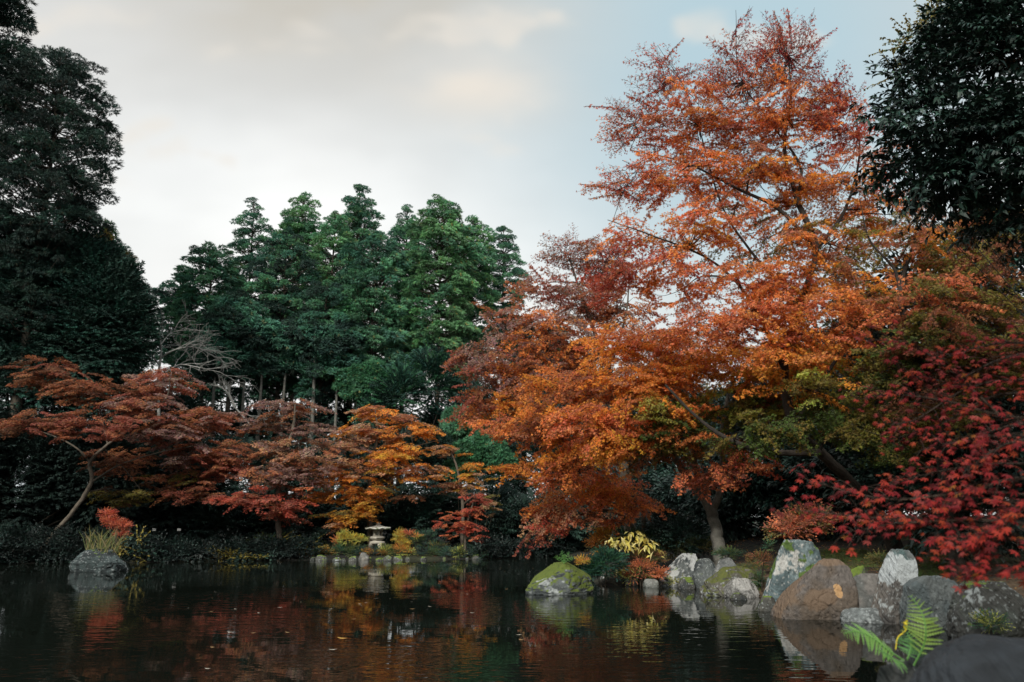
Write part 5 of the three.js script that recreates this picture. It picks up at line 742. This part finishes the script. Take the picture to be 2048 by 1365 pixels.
  let single = 0; inView.forEach((q, i) => {
    const vis = q.p.x / -q.p.z < 0.65; const z = q.x.clone().cross(q.n);
    if (vis && single < 300 && (i * 7919) % 10 < 6) { single++; const m = new THREE.Mesh(leaf, mats[Math.floor(rnd() * 7.12)]); m.name = 'leaf'; m.castShadow = m.receiveShadow = true; m.applyMatrix4(new THREE.Matrix4().makeBasis(q.x.clone().multiplyScalar(q.s), q.n.clone().multiplyScalar(q.s), z.multiplyScalar(q.s)).setPosition(q.p.clone().sub(base))); o.add(m); } else far.add(q.p, q.x, q.n, q.s, tones[Math.floor(rnd() * 7.12)]);
  });
  far.build('foliage', leaf, M.mapleNear, o).userData.kind = 'stuff';
}

// ------------------------------------------------------------------ fallen leaves
{
  reseed(801); const lf = new MB(); star(lf, V(-0.5, 0.02, 0), V(1, 0, 0), V(0, 1, 0), 1, [1, 1, 1]);
  const flat = lf.geo(), sc = new Scatter();
  for (let i = 0; i < 5200; i++) { const x = rr(1.2, 9.5), z = rr(-27, -11.5), d = shoreDist(x, z); if (d < 0.5) continue; const n = V(rr(-0.4, 0.4), 1, rr(-0.4, 0.4)).normalize(), a = rr(0, 6.28); sc.add(V(x, groundY(x, z) + 0.02, z), V(Math.cos(a), 0, Math.sin(a)), n, rr(0.025, 0.05), tint(['orange', 'amber', 'rust', 'gold', 'brown', 'brown'])); }
  for (let i = 0; i < 2200; i++) { const x = rr(-14, 2), z = rr(-38, -30), d = shoreDist(x, z); if (d < 0.4) continue; const a = rr(0, 6.28); sc.add(V(x, groundY(x, z) + 0.02, z), V(Math.cos(a), 0, Math.sin(a)), V(rr(-0.4, 0.4), 1, rr(-0.4, 0.4)), rr(0.03, 0.06), tint(['orange', 'amber', 'rust', 'brown'])); }
  tag(sc.build('fallen_leaves', flat, M.maple, scene), 'fallen orange and brown leaves strewn over the banks', 'leaves', null, 'stuff');
  const gb = new MB(); for (let i = 0; i < 9; i++) { const b = V(rr(-0.04, 0.04), -0.01, rr(-0.04, 0.04)), t = b.clone().add(V(rr(-0.05, 0.05), rr(0.05, 0.11), rr(-0.05, 0.05))), w = V(0.004, 0, 0.002); gb.tri(b.clone().sub(w), b.clone().add(w), t, jit(0.3)); }
  const gs = new Scatter(); for (let i = 0; i < 9000; i++) { const x = rr(2, 8.5), z = rr(-21, -11.5), d = shoreDist(x, z); if (d < 0.3 || fbm(x * 0.9, z * 0.9, 8, 4) < 0.44) continue; const a = rr(0, 6.28); gs.add(V(x, groundY(x, z), z), V(Math.cos(a), 0, Math.sin(a)), V(0, 1, 0), rr(0.5, 1), [0.09 * rr(0.7, 1.3), 0.13 * rr(0.7, 1.2), 0.025]); }
  tag(gs.build('grass', gb.geo(), M.soft, scene), 'short mossy grass on the bank among the boulders', 'grass', null, 'stuff');
  // leaves on the water
  const wl = std({ color: new THREE.Color().setRGB(0.42, 0.27, 0.12), side: THREE.DoubleSide }), wp = std({ color: new THREE.Color().setRGB(0.5, 0.46, 0.38), side: THREE.DoubleSide });
  const curl = new MB(); for (let i = 0; i < 6; i++) { const f = (t) => V(t - 0.5, 0.06 + 0.35 * (t - 0.5) ** 2, 0), w = (t) => 0.2 * Math.sin(Math.PI * clamp(t, 0.02, 0.98)), a = i / 6, b = (i + 1) / 6; for (const s of [1, -1]) { const A = f(a).add(V(0, 0.1 * w(a), s * w(a))), B = f(b).add(V(0, 0.1 * w(b), s * w(b))); curl.tri(f(a), f(b), A, [1, 1, 1]); curl.tri(f(b), B, A, [1, 1, 1]); } }
  const cg = curl.geo(), dip = (name, label, x, y, s, mat, group, geo) => { const p = onLevel(x, y), m = new THREE.Mesh(geo || cg, mat); m.name = numbered(name); m.position.copy(p).setY(0.003); m.rotation.y = rr(-0.6, 0.6); m.scale.setScalar(s); m.castShadow = true; scene.add(m); return tag(m, label, 'leaf', group); };
  dip('floating_leaf', 'single long yellow-brown leaf floating in mid pond', 685, 1280, 0.17, std({ color: new THREE.Color().setRGB(0.5, 0.3, 0.06), side: THREE.DoubleSide }));
  [[422, 1225], [518, 1228], [471, 1220], [506, 1268], [460, 1267], [665, 1302], [825, 1220], [945, 1228], [1037, 1272], [1043, 1282], [720, 1210], [732, 1207], [575, 1267], [560, 1217], [660, 1220], [707, 1240], [935, 1190], [808, 1174], [1012, 1180], [860, 1215], [415, 1340], [425, 1297]].forEach(([x, y], i) => dip('floating_leaf', 'small pale fallen leaf drifting on the dark pond', x, y, 0.075 + 0.03 * rnd(), i % 3 ? wp : wl, 'pale leaves drifting on the pond'));
  const sp = new Scatter(); for (let i = 0; i < 150; i++) { const k = pick([[448, 1124, 8, 3], [558, 1124, 6, 4], [820, 1131, 16, 4], [866, 1130, 10, 3], [905, 1129, 6, 3], [700, 1132, 60, 6], [1000, 1140, 90, 14], [600, 1180, 300, 40]]), p = onLevel(k[0] + rr(-1, 1) * k[2], k[1] + rr(-1, 1) * k[3]); if (shoreDist(p.x, p.z) > -0.2) continue; const a = rr(0, 6.28); sp.add(p.setY(0.004), V(Math.cos(a), 0, Math.sin(a)), V(0, 1, 0), rr(0.03, 0.06), pick([[0.5, 0.48, 0.42], [0.45, 0.3, 0.14], [0.6, 0.58, 0.52]])); }
  tag(sp.build('floating_leaves', cg, M.soft, scene), 'scattered leaf flecks floating near the far shore', 'leaves', null, 'stuff');
}
renderer.render(scene, camera);
